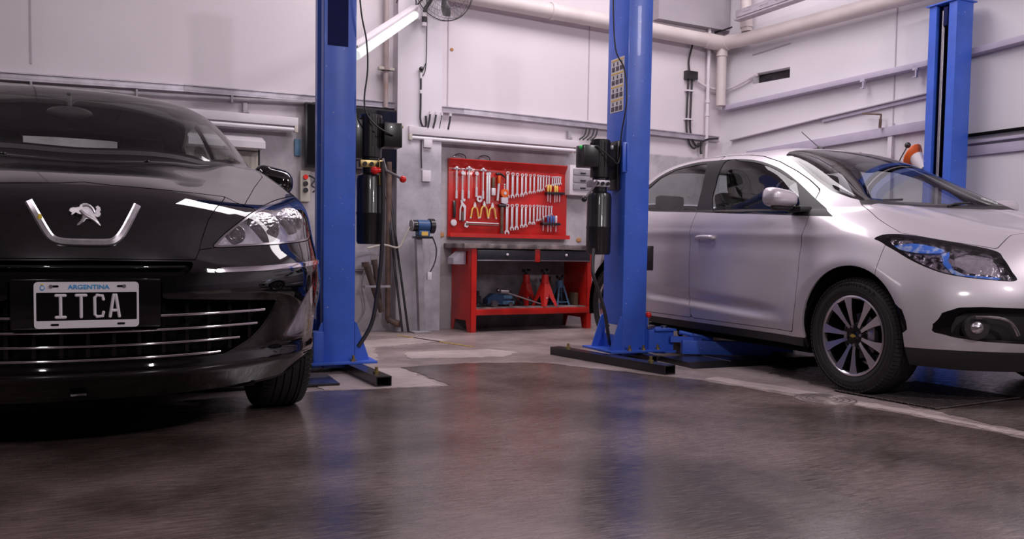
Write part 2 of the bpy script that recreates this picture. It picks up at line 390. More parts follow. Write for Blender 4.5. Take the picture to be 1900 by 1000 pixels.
BLACK_G = [
 # r0 bottom
 [(.14,0,.20),(.16,.25,.20),(.24,.48,.205),(.40,.72,.215),(.68,.85,.22),(1.0,.87,.22),(1.5,.87,.22),(2.3,.87,.22),(3.2,.87,.22),(3.9,.85,.24),(4.4,.70,.26),(4.52,0,.27)],
 # r1
 [(.07,0,.275),(.09,.25,.275),(.18,.48,.275),(.36,.75,.275),(.66,.90,.28),(1.0,.91,.29),(1.5,.91,.30),(2.3,.91,.30),(3.2,.91,.30),(3.9,.89,.32),(4.42,.73,.34),(4.56,0,.34)],
 # r2
 [(.05,0,.37),(.07,.25,.37),(.17,.50,.37),(.36,.775,.38),(.66,.915,.39),(1.0,.925,.40),(1.5,.925,.42),(2.3,.925,.42),(3.2,.925,.42),(3.9,.905,.44),(4.44,.74,.46),(4.60,0,.46)],
 # r3
 [(.0,0,.52),(.025,.25,.52),(.13,.50,.525),(.34,.79,.535),(.66,.945,.54),(1.0,.96,.55),(1.5,.94,.56),(2.3,.935,.56),(3.2,.935,.56),(3.9,.915,.58),(4.44,.75,.60),(4.60,0,.60)],
 # r4
 [(.0,0,.64),(.025,.25,.64),(.13,.50,.645),(.34,.79,.655),(.66,.95,.66),(1.0,.965,.67),(1.5,.94,.68),(2.3,.935,.68),(3.2,.935,.68),(3.9,.915,.70),(4.42,.75,.72),(4.57,0,.72)],
 # r5
 [(.045,0,.755),(.07,.24,.755),(.18,.47,.755),(.40,.76,.765),(.72,.942,.775),(1.04,.962,.79),(1.5,.95,.80),(2.3,.935,.81),(3.2,.935,.82),(3.9,.91,.84),(4.40,.73,.86),(4.53,0,.86)],
 # r6
 [(.12,0,.865),(.145,.23,.865),(.24,.46,.86),(.46,.73,.865),(.80,.94,.885),(1.10,.958,.90),(1.5,.94,.92),(2.3,.925,.93),(3.2,.925,.94),(3.9,.90,.96),(4.38,.71,.98),(4.50,0,.98)],
 # r7
 [(.27,0,.955),(.29,.23,.953),(.38,.45,.942),(.60,.69,.94),(.96,.915,.98),(1.22,.93,1.0),(1.55,.92,1.01),(2.3,.905,1.02),(3.2,.905,1.03),(3.9,.88,1.04),(4.36,.69,1.05),(4.48,0,1.05)],
 # r8
 [(.70,0,1.045),(.70,.23,1.045),(.75,.44,1.04),(.88,.64,1.035),(1.10,.83,1.065),(1.33,.875,1.08),(1.62,.89,1.085),(2.3,.88,1.09),(3.2,.88,1.09),(3.85,.85,1.09),(4.2,.66,1.09),(4.34,0,1.09)],
 # r9 cowl
 [(1.22,0,1.115),(1.22,.25,1.125),(1.25,.48,1.135),(1.32,.66,1.14),(1.42,.785,1.145),(1.56,.835,1.14),(1.75,.85,1.14),(2.3,.85,1.15),(3.1,.85,1.14),(3.6,.81,1.13),(3.9,.6,1.12),(4.0,0,1.12)],
 # r10 glass
 [(1.56,0,1.355),(1.56,.24,1.355),(1.58,.45,1.35),(1.64,.60,1.35),(1.73,.71,1.345),(1.83,.75,1.335),(2.0,.765,1.325),(2.4,.77,1.32),(2.95,.76,1.32),(3.35,.71,1.31),(3.6,.52,1.30),(3.68,0,1.30)],
 # r11 roof edge
 [(1.94,0,1.54),(1.94,.23,1.537),(1.96,.42,1.525),(2.0,.54,1.513),(2.06,.61,1.50),(2.15,.645,1.49),(2.28,.665,1.485),(2.5,.67,1.485),(2.85,.66,1.47),(3.1,.61,1.455),(3.25,.45,1.45),(3.3,0,1.45)],
 # r12
 [(2.2,0,1.578),(2.2,.18,1.573),(2.22,.32,1.567),(2.25,.41,1.56),(2.3,.46,1.555),(2.36,.48,1.55),(2.43,.49,1.55),(2.55,.49,1.55),(2.75,.48,1.54),(2.92,.44,1.52),(3.02,.32,1.51),(3.05,0,1.505)],
 # r13 spine
 [(2.45,0,1.59),(2.46,0,1.59),(2.47,0,1.59),(2.48,0,1.59),(2.50,0,1.59),(2.52,0,1.59),(2.55,0,1.59),(2.6,0,1.59),(2.66,0,1.588),(2.72,0,1.58),(2.75,0,1.575),(2.77,0,1.57)],
]
SC = (4.32, 2.66)      # silver car: x of its centre plane, y of its nose; u -> +y, v -> -x
BO, BA = (-.145, 3.17), radians(4.4)   # black car: nose on the ground, heading
def crease(G, i, a=.80, b=.12, lift=.004):
    """extra rows just before and after row i, so that bonnet and windscreen meet in a clean fold"""
    mix = lambda p, q, t, dz=0: [(x0*(1-t)+x1*t, y0*(1-t)+y1*t, z0*(1-t)+z1*t+dz) for (x0, y0, z0), (x1, y1, z1) in zip(p, q)]
    return G[:i]+[mix(G[i-1], G[i], a, lift)]+[G[i]]+[mix(G[i], G[i+1], b, 0)]+G[i+1:]
SILVER_G = crease(SILVER_G, 7); BLACK_G = crease(BLACK_G, 9)
def _sm(x): x = np.clip(x, 0, 1); return x*x*(3-2*x)
def disp_silver(X, R, Cc):
    u, v, z = X[..., 0], X[..., 1], X[..., 2]; o = v.copy()
    side = _sm((v-.70)/.1)*_sm((u-.25)/.25)*_sm((3.75-u)/.2)
    for uc in (.83, 3.358):
        r = np.hypot(u-uc, z-.31); o += .016*side*np.exp(-((r-.385)/.055)**2)
        o += .010*side*np.exp(-((r-.44)/.09)**2)
    # lower door crease, rising to the rear
    zc = .335+.035*np.clip(u-1.2, 0, 3); w = _sm((u-1.25)/.4)*_sm((2.95-u)/.3)*side
    o -= .032*w*np.exp(-((z-zc-.052)/.036)**2); o += .008*w*np.exp(-((z-zc)/.016)**2)
    # shoulder crease
    zs = .845+.02*np.clip(u-1, 0, 3); w2 = _sm((u-.75)/.5)*_sm((3.5-u)/.4)*side
    o += .006*w2*np.exp(-((z-zs)/.022)**2); o -= .006*w2*np.exp(-((z-zs+.07)/.05)**2)
    X = X.copy(); X[..., 1] = np.where(v > .01, o, v)
    # bonnet ridges
    top = _sm((z-.86)/.04)*_sm((u-.3)/.3)*_sm((.98-u)/.1)
    X[..., 2] = z + .010*top*np.exp(-((v-(.30+.12*(u-.3)))/.05)**2)
    return X
def disp_black(X, R, Cc):
    u, v, z = X[..., 0], X[..., 1], X[..., 2]; X = X.copy()
    fr = _sm((1.0-u)/.4)
    # lower bumper shelf and crease
    X[..., 0] = u - .02*fr*np.exp(-((z-.30)/.03)**2)*_sm((z-.15)/.05)
    # bonnet crest over the headlamps
    top = _sm((z-.95)/.05)*_sm((1.35-u)/.15)
    X[..., 2] = z + .012*top*np.exp(-((v-(.52+.16*(u-.4)))/.07)**2) - .01*top*np.exp(-((v-(.36+.2*(u-.4)))/.08)**2)
    side = _sm((v-.80)/.1)
    o = X[..., 1]
    r = np.hypot(u-1.0, z-.32); o = o + .012*side*np.exp(-((r-.40)/.06)**2)
    X[..., 1] = np.where(v > .01, o, v)
    return X
# outlines on the car bodies, metres in car coordinates
PL = {
 'S_rwin': [(3.093, 1.218), (3.059, 1.237), (2.977, 1.304), (2.788, 1.352), (2.533, 1.369), (2.396, 1.365), (2.342, 1.194), (2.294, 1.026), (2.578, 1.041), (2.899, 1.059), (3.032, 1.067)],
 'S_fwin': [(2.219, 1.36), (2.033, 1.352), (1.868, 1.326), (1.697, 1.275), (1.541, 1.206), (1.444, 1.157), (1.308, 0.982), (1.665, 0.995), (2.109, 1.016)],
 'S_dlo': [(3.255, 1.242), (3.097, 1.266), (3.003, 1.323), (2.818, 1.37), (2.564, 1.389), (2.264, 1.38), (2.055, 1.369), (1.877, 1.341), (1.703, 1.29), (1.544, 1.22), (1.286, 1.086), (1.055, 0.964), (1.06, 0.954), (1.323, 0.966), (1.657, 0.983), (2.28, 1.014), (3.021, 1.055)],
 'S_sail': [(1.449, 1.162), (1.286, 1.086), (1.059, 0.965), (1.065, 0.955), (1.298, 0.966)],
 'S_ws': [(1.723, 0.513), (1.551, 0.556), (1.386, 0.589), (1.196, 0.625), (1.06, 0.62), (0.986, 0.603)],
 'S_hood': [(0.967, 0.629), (0.81, 0.677), (0.696, 0.694), (0.619, 0.705)],
 'S_hood2': [(0.266, 0.458), (0.271, 0.404), (0.279, 0.351), (0.25, 0.287)],
 'S_head': [(-0.569, 0.831), (-0.554, 0.848), (-0.539, 0.854), (-0.514, 0.85), (-0.472, 0.833), (-0.427, 0.807), (-0.389, 0.772), (-0.405, 0.736), (-0.425, 0.679), (-0.437, 0.631), (-0.523, 0.635), (-0.582, 0.651), (-0.603, 0.675), (-0.605, 0.718), (-0.591, 0.778), (-0.579, 0.81)],
 'S_headblue1': [(-0.578, 0.8), (-0.536, 0.815), (-0.5, 0.787), (-0.536, 0.767), (-0.574, 0.766), (-0.584, 0.779)],
 'S_headblue2': [(-0.534, 0.762), (-0.496, 0.779), (-0.546, 0.731), (-0.564, 0.687), (-0.554, 0.66), (-0.456, 0.649), (-0.487, 0.64), (-0.559, 0.647), (-0.577, 0.666), (-0.569, 0.71)],
 'S_headlamp': [(-0.508, 0.758), (-0.443, 0.78), (-0.412, 0.761), (-0.46, 0.659), (-0.535, 0.673), (-0.546, 0.711)],
 'S_doorA': [(1.197, 0.955), (1.197, 0.909), (1.204, 0.856), (1.21, 0.739), (1.194, 0.592), (1.19, 0.469), (1.198, 0.431), (1.204, 0.394), (1.213, 0.356), (1.226, 0.308), (1.236, 0.285)],
 'S_doorB': [(2.269, 1.014), (2.276, 0.906), (2.262, 0.67), (2.249, 0.531), (2.252, 0.475), (2.285, 0.436), (2.271, 0.4), (2.238, 0.365), (2.25, 0.305), (2.26, 0.274)],
 'S_bpil': [(2.303, 1.383), (2.267, 1.19), (2.242, 1.013)],
 'S_sill': [(2.935, 0.292), (2.804, 0.29), (2.266, 0.289), (1.588, 0.294), (1.229, 0.297), (1.138, 0.291)],
 'S_crease': [(2.778, 0.418), (2.27, 0.371), (1.828, 0.352), (1.352, 0.347)],
 'S_val': [(-0.251, 0.292), (-0.295, 0.291), (-0.244, 0.302)],
 'S_fogrec': [(-0.496, 0.381), (-0.495, 0.413), (-0.486, 0.473), (-0.477, 0.501), (-0.443, 0.501), (-0.371, 0.489), (-0.348, 0.331), (-0.438, 0.34), (-0.479, 0.353), (-0.495, 0.375)],
 'S_fogtrim': [(-0.487, 0.458), (-0.473, 0.459), (-0.445, 0.448), (-0.43, 0.421), (-0.412, 0.376)],
 'S_foglamp': [(-0.483, 0.405)],
 'S_seam': [(-0.137, 0.754), (-0.144, 0.734), (-0.147, 0.698), (-0.145, 0.656)],
 'S_handle': [(2.18, 0.864), (2.001, 0.8)],
 'S_badge': [(-0.204, 0.81), (-0.26, 0.76)],
 'S_arch': [(1.146, 0.3), (1.133, 0.381), (1.092, 0.487), (1.033, 0.571), (0.945, 0.641), (0.847, 0.679), (0.755, 0.687), (0.665, 0.661), (0.573, 0.602), (0.506, 0.504), (0.48, 0.393)],
 'S_mirror': [(1.753, 1.08), (1.345, 0.998)],
 'B_head': [(-0.421, 0.738), (-0.435, 0.755), (-0.478, 0.792), (-0.555, 0.845), (-0.629, 0.888), (-0.748, 0.936), (-0.868, 0.969), (-0.923, 0.979), (-0.942, 0.951), (-0.949, 0.902), (-0.95, 0.835), (-0.915, 0.796), (-0.873, 0.771), (-0.754, 0.757), (-0.606, 0.746), (-0.478, 0.738)],
 'B_arc': [(0.002, 0.961), (-0.083, 0.952), (-0.269, 0.944), (-0.507, 0.937), (-0.542, 0.911), (-0.621, 0.886)],
 'B_nose': [(0.002, 0.961), (-0.083, 0.952), (-0.269, 0.944), (-0.504, 0.934), (-0.445, 0.884), (-0.408, 0.838), (-0.376, 0.765), (-0.364, 0.727), (-0.346, 0.692), (0.012, 0.694)],
 'B_garn': [(-0.504, 0.934), (-0.542, 0.911), (-0.621, 0.886), (-0.555, 0.845), (-0.478, 0.792), (-0.435, 0.755), (-0.421, 0.735), (-0.364, 0.727), (-0.376, 0.765), (-0.408, 0.838), (-0.445, 0.884)],
 'B_slot': [(0.012, 0.691), (-0.315, 0.688), (-0.344, 0.687), (-0.338, 0.66), (-0.313, 0.632), (-0.233, 0.633), (0.013, 0.639)],
 'B_grille': [(0.013, 0.638), (-0.233, 0.631), (-0.235, 0.559), (-0.681, 0.539), (-0.646, 0.473), (-0.606, 0.421), (-0.566, 0.386), (-0.52, 0.361), (-0.464, 0.336), (-0.384, 0.332), (0.014, 0.347)],
 'B_bar1': [(-0.227, 0.5), (-0.419, 0.495), (-0.611, 0.493)],
 'B_bar2': [(0.014, 0.453), (-0.147, 0.454), (-0.421, 0.444), (-0.577, 0.44)],
 'B_bar3': [(0.014, 0.405), (-0.232, 0.397), (-0.344, 0.393), (-0.506, 0.394)],
 'B_bar4': [(0.014, 0.34), (-0.232, 0.33), (-0.415, 0.324), (-0.508, 0.33)],
 'B_fog': [(-0.032, 0.597), (-0.069, 0.568), (-0.089, 0.513), (-0.094, 0.442), (-0.096, 0.399), (-0.091, 0.378), (-0.042, 0.372), (0.049, 0.388), (0.066, 0.462), (0.018, 0.554)],
 'B_strip': [(-0.41, 0.642), (-0.425, 0.659), (-0.601, 0.665), (-0.757, 0.673), (-0.904, 0.683), (-0.893, 0.67), (-0.754, 0.656), (-0.599, 0.647)],
 'B_ws': [(1.4, 0.738), (1.482, 0.744), (1.686, 0.734), (1.919, 0.679), (2.035, 0.589)],
 'B_cowl': [(1.282, 0.027), (1.275, 0.169), (1.311, 0.59), (1.4, 0.738)],
 'B_wst': [(1.978, 0.05), (1.982, 0.177), (2.038, 0.455), (2.045, 0.551)],
 'B_U': [(0.157, 0.877), (0.135, 0.829), (0.098, 0.76), (0.003, 0.742), (-0.088, 0.753), (-0.123, 0.781), (-0.167, 0.874)],
 'B_lion': [(0.052, 0.861), (-0.048, 0.794), (0.0, 0.83)],
 'B_fend': [(1.366, 0.816), (1.158, 0.824), (0.84, 0.701), (0.372, 0.537)],
}
# ------------------------------------------------------------------ shared car materials
M = {}
M['silver'] = mat('silver_paint', (.62, .56, .61), rough=.45, metal=.45, coat=.8, var=.04, scale=900, lo=.3, hi=.7, detail=1)
M['black'] = mat('black_paint', (.003, .0026, .0034), rough=.5, coat=1.0, spec=.0, var=.1, scale=300)
M['silver'].node_tree.nodes['Principled BSDF'].inputs['Coat Roughness'].default_value = .10
M['black'].node_tree.nodes['Principled BSDF'].inputs['Coat IOR'].default_value = 1.8
M['gap'] = mat('shut_line_black', (.006, .005, .006), rough=.9, spec=.1, var=.1)
M['trim'] = mat('matt_black_plastic', (.022, .019, .022), rough=.55, var=.2, scale=60, bump=.1, bscale=600)
M['gloss'] = mat('gloss_black_plastic', (.006, .005, .006), rough=.08, spec=.6, var=.1)
M['rubber'] = mat('tyre_rubber', (.020, .018, .019), rough=.62, var=.25, scale=18, bump=.15, bscale=300)
M['chrome'] = mat('chrome', (.85, .80, .85), rough=.07, metal=1, var=.03)
M['alloy'] = mat('machined_alloy', (.62, .57, .62), rough=.24, metal=.9, var=.06, scale=40)
M['dark_alloy'] = mat('dark_alloy', (.02, .018, .02), rough=.2, metal=.5, var=.1)
M['steel'] = mat('brushed_steel', (.42, .39, .41), rough=.35, metal=1, var=.2, scale=30)
M['cloth'] = mat('seat_fabric', (.012, .011, .013), rough=.9, var=.3, scale=40)
M['liner'] = mat('grey_headlining', (.16, .145, .155), rough=.9, var=.1)
M['glass'] = glass('car_glass', (.92, .95, .93)); M['tint'] = glass('side_glass', (.62, .66, .66)); M['lens'] = glass('clear_lens', (.95, .95, .97), refl=1.3)
M['refl'] = mat('lamp_reflector', (.80, .75, .81), rough=.14, metal=.9, var=.25, scale=35, bump=.35, bscale=70)
M['emblem'] = mat('satin_emblem_chrome', (.80, .75, .80), rough=.28, metal=.8, var=.25, scale=60)
M['blue_refl'] = mat('blue_lamp_reflector', (.08, .26, .95), rough=.15, metal=.5, col2=(.55, .68, 1.0), lo=.38, hi=.5, scale=28, bump=.15, bscale=40)  # pale patches paint the white sparkle into the blue
M['amber'] = mat('amber_bulb', (.9, .22, .02), rough=.2, var=.2)
M['mirror'] = mat('mirror_glass', (.8, .8, .8), rough=.02, metal=1, var=.01)
M['white'] = mat('white_enamel', (.72, .66, .71), rough=.35, var=.06, scale=20)
M['blue_ink'] = mat('blue_ink', (.02, .28, .62), rough=.5, var=.1)
M['yellow_ink'] = mat('yellow_ink', (.75, .55, .03), rough=.5, var=.1)
M['gold'] = mat('gold_badge', (.75, .52, .10), rough=.25, metal=.8, var=.1)
for nm in ('glass', 'tint', 'lens'):
    nt = M[nm].node_tree; fr = [n for n in nt.nodes if n.type == 'FRESNEL'][0]
    ge = nt.nodes.new('ShaderNodeNewGeometry'); mr = nt.nodes.new('ShaderNodeMapRange')
    mr.inputs['To Min'].default_value = 1.5; mr.inputs['To Max'].default_value = 1/1.5
    nt.links.new(ge.outputs['Backfacing'], mr.inputs['Value']); nt.links.new(mr.outputs[0], fr.inputs['IOR'])

def F_poly(poly, phi=None, top=False, cond=None):
    def f(p):
        x, y = (p.V[:, 0], p.V[:, 1]) if top else axes(phi)(p.V)
        d = sdf(poly, x, y)
        if cond is not None: d = np.maximum(d, cond(p))
        return d
    return f
def F_band(pts, wd, phi=None, top=False, cond=None):
    def f(p):
        x, y = (p.V[:, 0], p.V[:, 1]) if top else axes(phi)(p.V)
        d = linedist(pts, x, y)-wd
        if cond is not None: d = np.maximum(d, cond(p))
        return d
    return f
vmin = lambda a: (lambda p: a-p.V[:, 1])
def both_sides(p, name, mt, parent, flange=0.0, label=None):
    a = build_piece(p, name, mt, parent, flange, label=label); build_piece(p.compact().mirror(), name, mt, parent, flange, label=label); return a

def make_wheel(root, loc, R, W, rim_r, out, kind, steer=0.0, name='wheel'):
    """wheel whose outer face looks along +x*out in car space; lathe around the x axis"""
    hub = empty(name, loc); hub.parent = root; hub.rotation_euler = (0, 0, steer)
    h = W/2; s = out
    prof = [(rim_r+.004, -h*.82), (rim_r+.02, -h*.93), (rim_r+.05, -h), (R-.045, -h*.98), (R-.018, -h*.9), (R-.004, -h*.74)]
    for g in (-.45, -.15, .15, .45):
        prof += [(R, h*(g-.13)), (R, h*(g-.03)), (R-.008, h*(g-.025)), (R-.008, h*(g+.025)), (R, h*(g+.03))]
    prof += [(R-.004, h*.74), (R-.018, h*.9), (R-.045, h*.98), (rim_r+.05, h), (rim_r+.02, h*.93), (rim_r+.004, h*.82)]
    t = MB(); t.lathe([(r, s*x) for r, x in prof], 72, axis='x')
    t.f = [f for f in t.f if len(f) == 4]; t.mi = t.mi[:len(t.f)]
    # shoulder tread blocks
    for i in range(84):
        a = 2*pi*i/84
        for sd in (-1, 1):
            c = Vector((sd*h*.78, (R-.0075)*cos(a), (R-.0075)*sin(a)))
            t.obox(c, Vector((h*.16, 0, 0))+Vector((0, cos(a), sin(a)))*(-.006*sd), Vector((0, -sin(a), cos(a)))*.009, Vector((0, cos(a), sin(a)))*.0045)
    # raised sidewall ribs
    for rr_ in (R-.032, rim_r+.036):
        t.lathe([(rr_-.0015, s*(h*.985)), (rr_, s*(h*1.012)), (rr_+.0015, s*(h*.985))], 64, axis='x', caps=False)
    ty = t.build('tyre', M['rubber'], hub, 40)
    if kind == 'silver' and out:
        # raised sidewall lettering GOODYEAR
        tx = MB(); word = 'GOODYEAR'
        for rot in (0, pi):
            for i, ch in enumerate(word):
                a = pi/2 + (i-3.5)*.125 + rot + .12
                Rr = (R+rim_r)/2+.010
                base = Vector((s*(h*.985), Rr*cos(a)*1.0, Rr*sin(a)))
                er = Vector((0, cos(a), sin(a))); et = Vector((0, sin(a), -cos(a)))*(1 if s < 0 else -1)
                if s < 0: et = Vector((0, -sin(a), cos(a)))*1
                ex = -er.cross(Vector((s, 0, 0)))
                Mx = Matrix((( -ex.x, er.x, s, base.x), (-ex.y, er.y, 0, base.y), (-ex.z, er.z, 0, base.z), (0, 0, 0, 1)))
                g = text_mb(ch, .036, .0015, Mx, .0006); tx.add(g.v, g.f)
        tx.build('tyre_lettering', M['trim'], ty, 0)
    rim = MB()
    o = s*h
    rim.lathe([(rim_r+.006, o*.80), (rim_r+.008, o*.90), (rim_r, o*.93), (rim_r-.008, o*.86), (rim_r-.012, o*.70)], 64, axis='x')
    rim.f = [f for f in rim.f if len(f) == 4]; rim.mi = rim.mi[:len(rim.f)]
    rim.mi = [0]*len(rim.f)
    rim.mat(1)
    b = MB(); b.lathe([(rim_r-.012, o*.72), (rim_r-.03, -o*.2), (rim_r-.035, -o*.8), (rim_r+.004, -o*.86)], 48, axis='x'); b.f = [f for f in b.f if len(f) == 4]
    rim.add(b.v, b.f)
    if kind == 'silver':
        for k in range(5):
            a0 = 1.117 + 2*pi*k/5
            for sd in (-1, 1):
                # forked spoke: dark flank with machined face
                def P(r, a, x): return Vector((x, r*cos(a), r*sin(a)))
                a_in = a0+sd*.10; a_out = a0+sd*.30
                wi, wo = .011, .020
                def quad(r, a, wd, x): 
                    c = P(r, a, x); tdir = Vector((0, -sin(a), cos(a)))
                    return c-tdir*wd, c+tdir*wd
                pts = []
                for r, aa, wd, x in ((.052, a0+sd*.25, .009, o*.72), (.09, a0+sd*.25, .0105, o*.79), (.15, a0+sd*.255, .0170, o*.85), (rim_r-.004, a0+sd*.27, .027, o*.90)):
                    A, B = quad(r, aa, wd, x); pts.append((A, B))
                vs = [p for ab in pts for p in ab]; n = len(vs)
                back = [Vector((p.x-s*.03, p.y, p.z)) for p in vs]
                f_front = [(2*i, 2*i+1, 2*i+3, 2*i+2) for i in range(len(pts)-1)]
                rim.mat(0); rim.add(vs, f_front)
                side = []
                for i in range(len(pts)-1):
                    side += [(2*i, 2*i+2, n+2*i+2, n+2*i), (2*i+1, 2*i+3, n+2*i+3, n+2*i+1)]
                rim.mat(1); rim.add(vs+back, side+[tuple(n+q for q in f) for f in f_front])
        rim.mat(1); rim.lathe([(.0, o*.70), (.066, o*.70), (.075, o*.64), (.08, o*.35)], 40, axis='x')
        nuts = MB()
        for k in range(4):
            a = pi/4+pi/2*k+.65; nuts.cyl((o*.68, .050*cos(a), .050*sin(a)), (o*.68+s*.014, .050*cos(a), .050*sin(a)), .0095, n=6)
    else:
        for k in range(9):
            a0 = 2*pi*k/9; c = Vector((0, cos(a0), sin(a0))); td = Vector((0, -sin(a0), cos(a0)))
            rim.mat(0); rim.obox(c*(.06+rim_r)/2+Vector((o*.72, 0, 0)), c*((rim_r-.05)/2), td*.013, Vector((.012, 0, 0)), .004)
        rim.lathe([(.0, o*.78), (.06, o*.78), (.075, o*.6)], 32, axis='x')
        nuts = MB()
        for k in range(4):
            a = pi/2*k; nuts.cyl((o*.76, .045*cos(a), .045*sin(a)), (o*.76+s*.014, .045*cos(a), .045*sin(a)), .0095, n=6)
    rm = rim.build('rim', [M['alloy'], M['dark_alloy']], hub, 30)
    nuts.build('wheel_nut', M['steel'], rm, 30)
    cap = MB(); cap.lathe([(0, o*.70+s*.010), (.026, o*.70+s*.008), (.031, o*.70)], 32, axis='x'); cap.build('hub_cap', M['gloss'], rm, 30)
    if kind == 'silver':
        bt = MB(); Wd, Hh = .019, .0055
        poly = [(-Wd, -Hh*.9), (-Wd*.42, -Hh*.9), (-Wd*.42, -Hh*1.7), (Wd*.42, -Hh*1.7), (Wd*.42, -Hh*.9), (Wd, -Hh*.9), (Wd*.8, Hh*.9), (Wd*.42, Hh*.9), (Wd*.42, Hh*1.7), (-Wd*.42, Hh*1.7), (-Wd*.42, Hh*.9), (-Wd*.8, Hh*.9)]
        bt.prism(poly, o*.70+s*.008, o*.70+s*.013, 'yz'); bt.build('badge', M['gold'], rm, 0)
    disc = MB(); disc.lathe([(0, o*.25), (.12, o*.25), (.122, o*.12), (.0, o*.12)], 40, axis='x'); disc.build('brake_disc', M['steel'], hub, 30)
    cal = MB(); cal.obox((o*.28, -.095, .02), (.03, 0, 0), (0, .03, .0), (0, 0, .055), .01); cal.build('brake_caliper', M['alloy'], hub, 30)
    return hub

def seat(mb, x, y, z, w_=.50, tilt=.25, hd=True):
    mb.obox((x, y, z), (w_/2, 0, 0), (0, .25, .02), (0, -.01, .08), .05)
    mb.obox((x, y+.27, z+.34), (w_/2*.95, 0, 0), (0, .06, -.0), (0, .10, .32), .05)
    if hd: mb.obox((x, y+.37, z+.74), (.13, 0, 0), (0, .05, 0), (0, .012, .09), .04)

# ================================================================== SILVER HATCHBACK
def build_silver():
    root = empty('hatchback_car', (SC[0], SC[1], 0), 0, 'silver four door hatchback parked between the blue lift posts, facing right', 'car')
    # car space (x=-v.. , y=u): pieces are built with x = -v, y = u
    Sf = Surf(SILVER_G, 14, disp_silver)
    # convert u,v,z to x=-v,y=u (keep v,u arrays for the cuts by cutting first)
    p = Piece(Sf.V, Sf.N, Sf.P, Sf.T)
    def out(pc, name, mt, fl=0.0, both=True, label=None, sides=False, parent=None):
        if pc.empty(): return None
        q = pc.compact(); tr = lambda a: np.stack([-a[:, 1], a[:, 0], a[:, 2]], 1)
        c = Piece(tr(q.V), tr(q.N), q.P, q.T)
        m = q.mirror(); d = Piece(tr(m.V), tr(m.N), m.P, m.T)
        if isinstance(parent, tuple): sides = True
        pa, pb = parent if isinstance(parent, tuple) else (parent or root, parent or root)
        if sides:
            return build_piece(c, name, mt, pa, fl, label=label), build_piece(d, name, mt, pb, fl, label=label)
        return build_piece(join(c, d), name, mt, parent or root, fl, label=label)
    # wheel arches
    for uc in (.812, 3.345):
        _, p = p.cut(lambda q: (np.hypot((q.V[:, 0]-uc)/.342, (q.V[:, 2]-.31)/.376)-1)*.35)
    low, p = p.cut(lambda q: q.V[:, 2]-np.where(q.V[:, 0] > .9, .266, .290))
    out(low, 'lower_trim', M['trim'], .02, label='black plastic sill and valance')
    # headlamp
    hp = crsm(PL['S_head'], 4)
    head, p = p.cut(F_poly(hp, 75, cond=lambda q: q.V[:, 0]-.745))
    rimp, lens = head.cut(lambda q: -F_poly(hp, 75)(q)-.0045)
    hl = out(lens, 'headlight', M['lens'], .004, sides=True, label='swept back headlight')
    out(rimp, 'headlight_bezel', M['gloss'], .02, parent=hl)
    inner = head
    blue1, inner = inner.cut(F_poly(crsm(PL['S_headblue1'], 3), 75)); blue2, inner = inner.cut(F_poly(PL['S_headblue2'], 75))
    lampr, inner = inner.cut(F_poly(PL['S_headlamp'], 75))
    out(inner.offset(-.022), 'reflector', M['headin'], .03, parent=hl)
    out(join(blue1, blue2).offset(-.014), 'blue_reflector', M['blue_refl'], .015, parent=hl, label='blue tinted reflector strip')
    out(lampr.offset(-.03), 'main_reflector', M['refl'], .02, parent=hl)
    for sd in (-1, 1):
        b = MB(); b.sphere((sd*.645, .51, .712), .022); b.build('indicator_bulb', M['amber'], hl[(sd+1)//2], 40, label='amber bulb')
    # badge grille strip
    bg_, p = p.cut(F_poly([(.1, .752), (.1, .806), (-.30, .806), (-.306, .752)], 90, cond=lambda q: q.V[:, 0]-.5))
    ug = out(bg_.offset(-.012), 'upper_grille', M['gloss'], 0.0)
    def sat(v, z, off=0.0):
        V = Sf.V; m = V[:, 0] < .6; k = np.where(m)[0][np.argmin((V[m, 1]-abs(v))**2+(V[m, 2]-z)**2)]; P, N = V[k], Sf.N[k]
        return Vector((-v, P[0]-(N[1]*(abs(v)-P[1])+N[2]*(z-P[2]))/N[0]-off, z))
    for z in (.762, .779, .796):
        b = MB(); b.tube([sat(v, z, .002) for v in np.linspace(-.292, .292, 21)], .004, 6); b.build('grille_bar', M['chrome'], ug, 40)
    # lower grille with fog lamps
    gp = [(-.495, .381), (-.494, .413), (-.486, .473), (-.470, .499), (-.443, .505), (-.38, .503), (.1, .503), (.1, .331), (-.347, .331), (-.437, .338), (-.478, .353), (-.494, .372)]
    gr, p = p.cut(F_poly(gp, 60, cond=lambda q: q.V[:, 0]-.6))
    lg = out(gr.offset(-.045), 'lower_grille', M['trim'], 0.0)
    edge = gr.cut(lambda q: -F_poly(gp, 60)(q)-.012)[0]
    out(edge.offset(-.002), 'grille_surround', M['gloss'], .05, parent=lg)
    # grille slats
    sl = MB()
    for z in (.355, .39, .425, .46):
        pts = []
        for v in np.linspace(-.36, .36, 17):
            pts.append((-v, .022+.6*max(0, abs(v)-.2)**2+.0, z))
        sl.tube(pts, .007, 6)
    sl.build('grille_slat', M['trim'], lg, 40, kind='stuff')
    for sd in (1, -1):
        fl = empty('fog_light', (0, 0, 0)); fl.parent = root
        c = Vector((-sd*.645, .215, .405)); dirn = Vector((-sd*.55, -.83, 0)).normalized()
        b = MB(); b.cyl(c-dirn*.01, c+dirn*.02, .062, .055, 28); b.build('fog_light_housing', M['trim'], fl)
        b = MB(); b.sphere(c+dirn*.006, .034, 20, 12, (1, 1, 1)); b.build('fog_light_lens', M['refl'], fl, 40)
        tr = MB(); tp = [(-.685, .205, .458), (-.64, .165, .460), (-.60, .140, .456), (-.565, .12, .442), (-.54, .108, .41), (-.525, .10, .376)]
        tr.tube([(sd*a, b_-.018, c_) for a, b_, c_ in tp], .008, 8, smooth=4); tr.build('fog_light_trim', M['dark_chrome'], fl, 40)
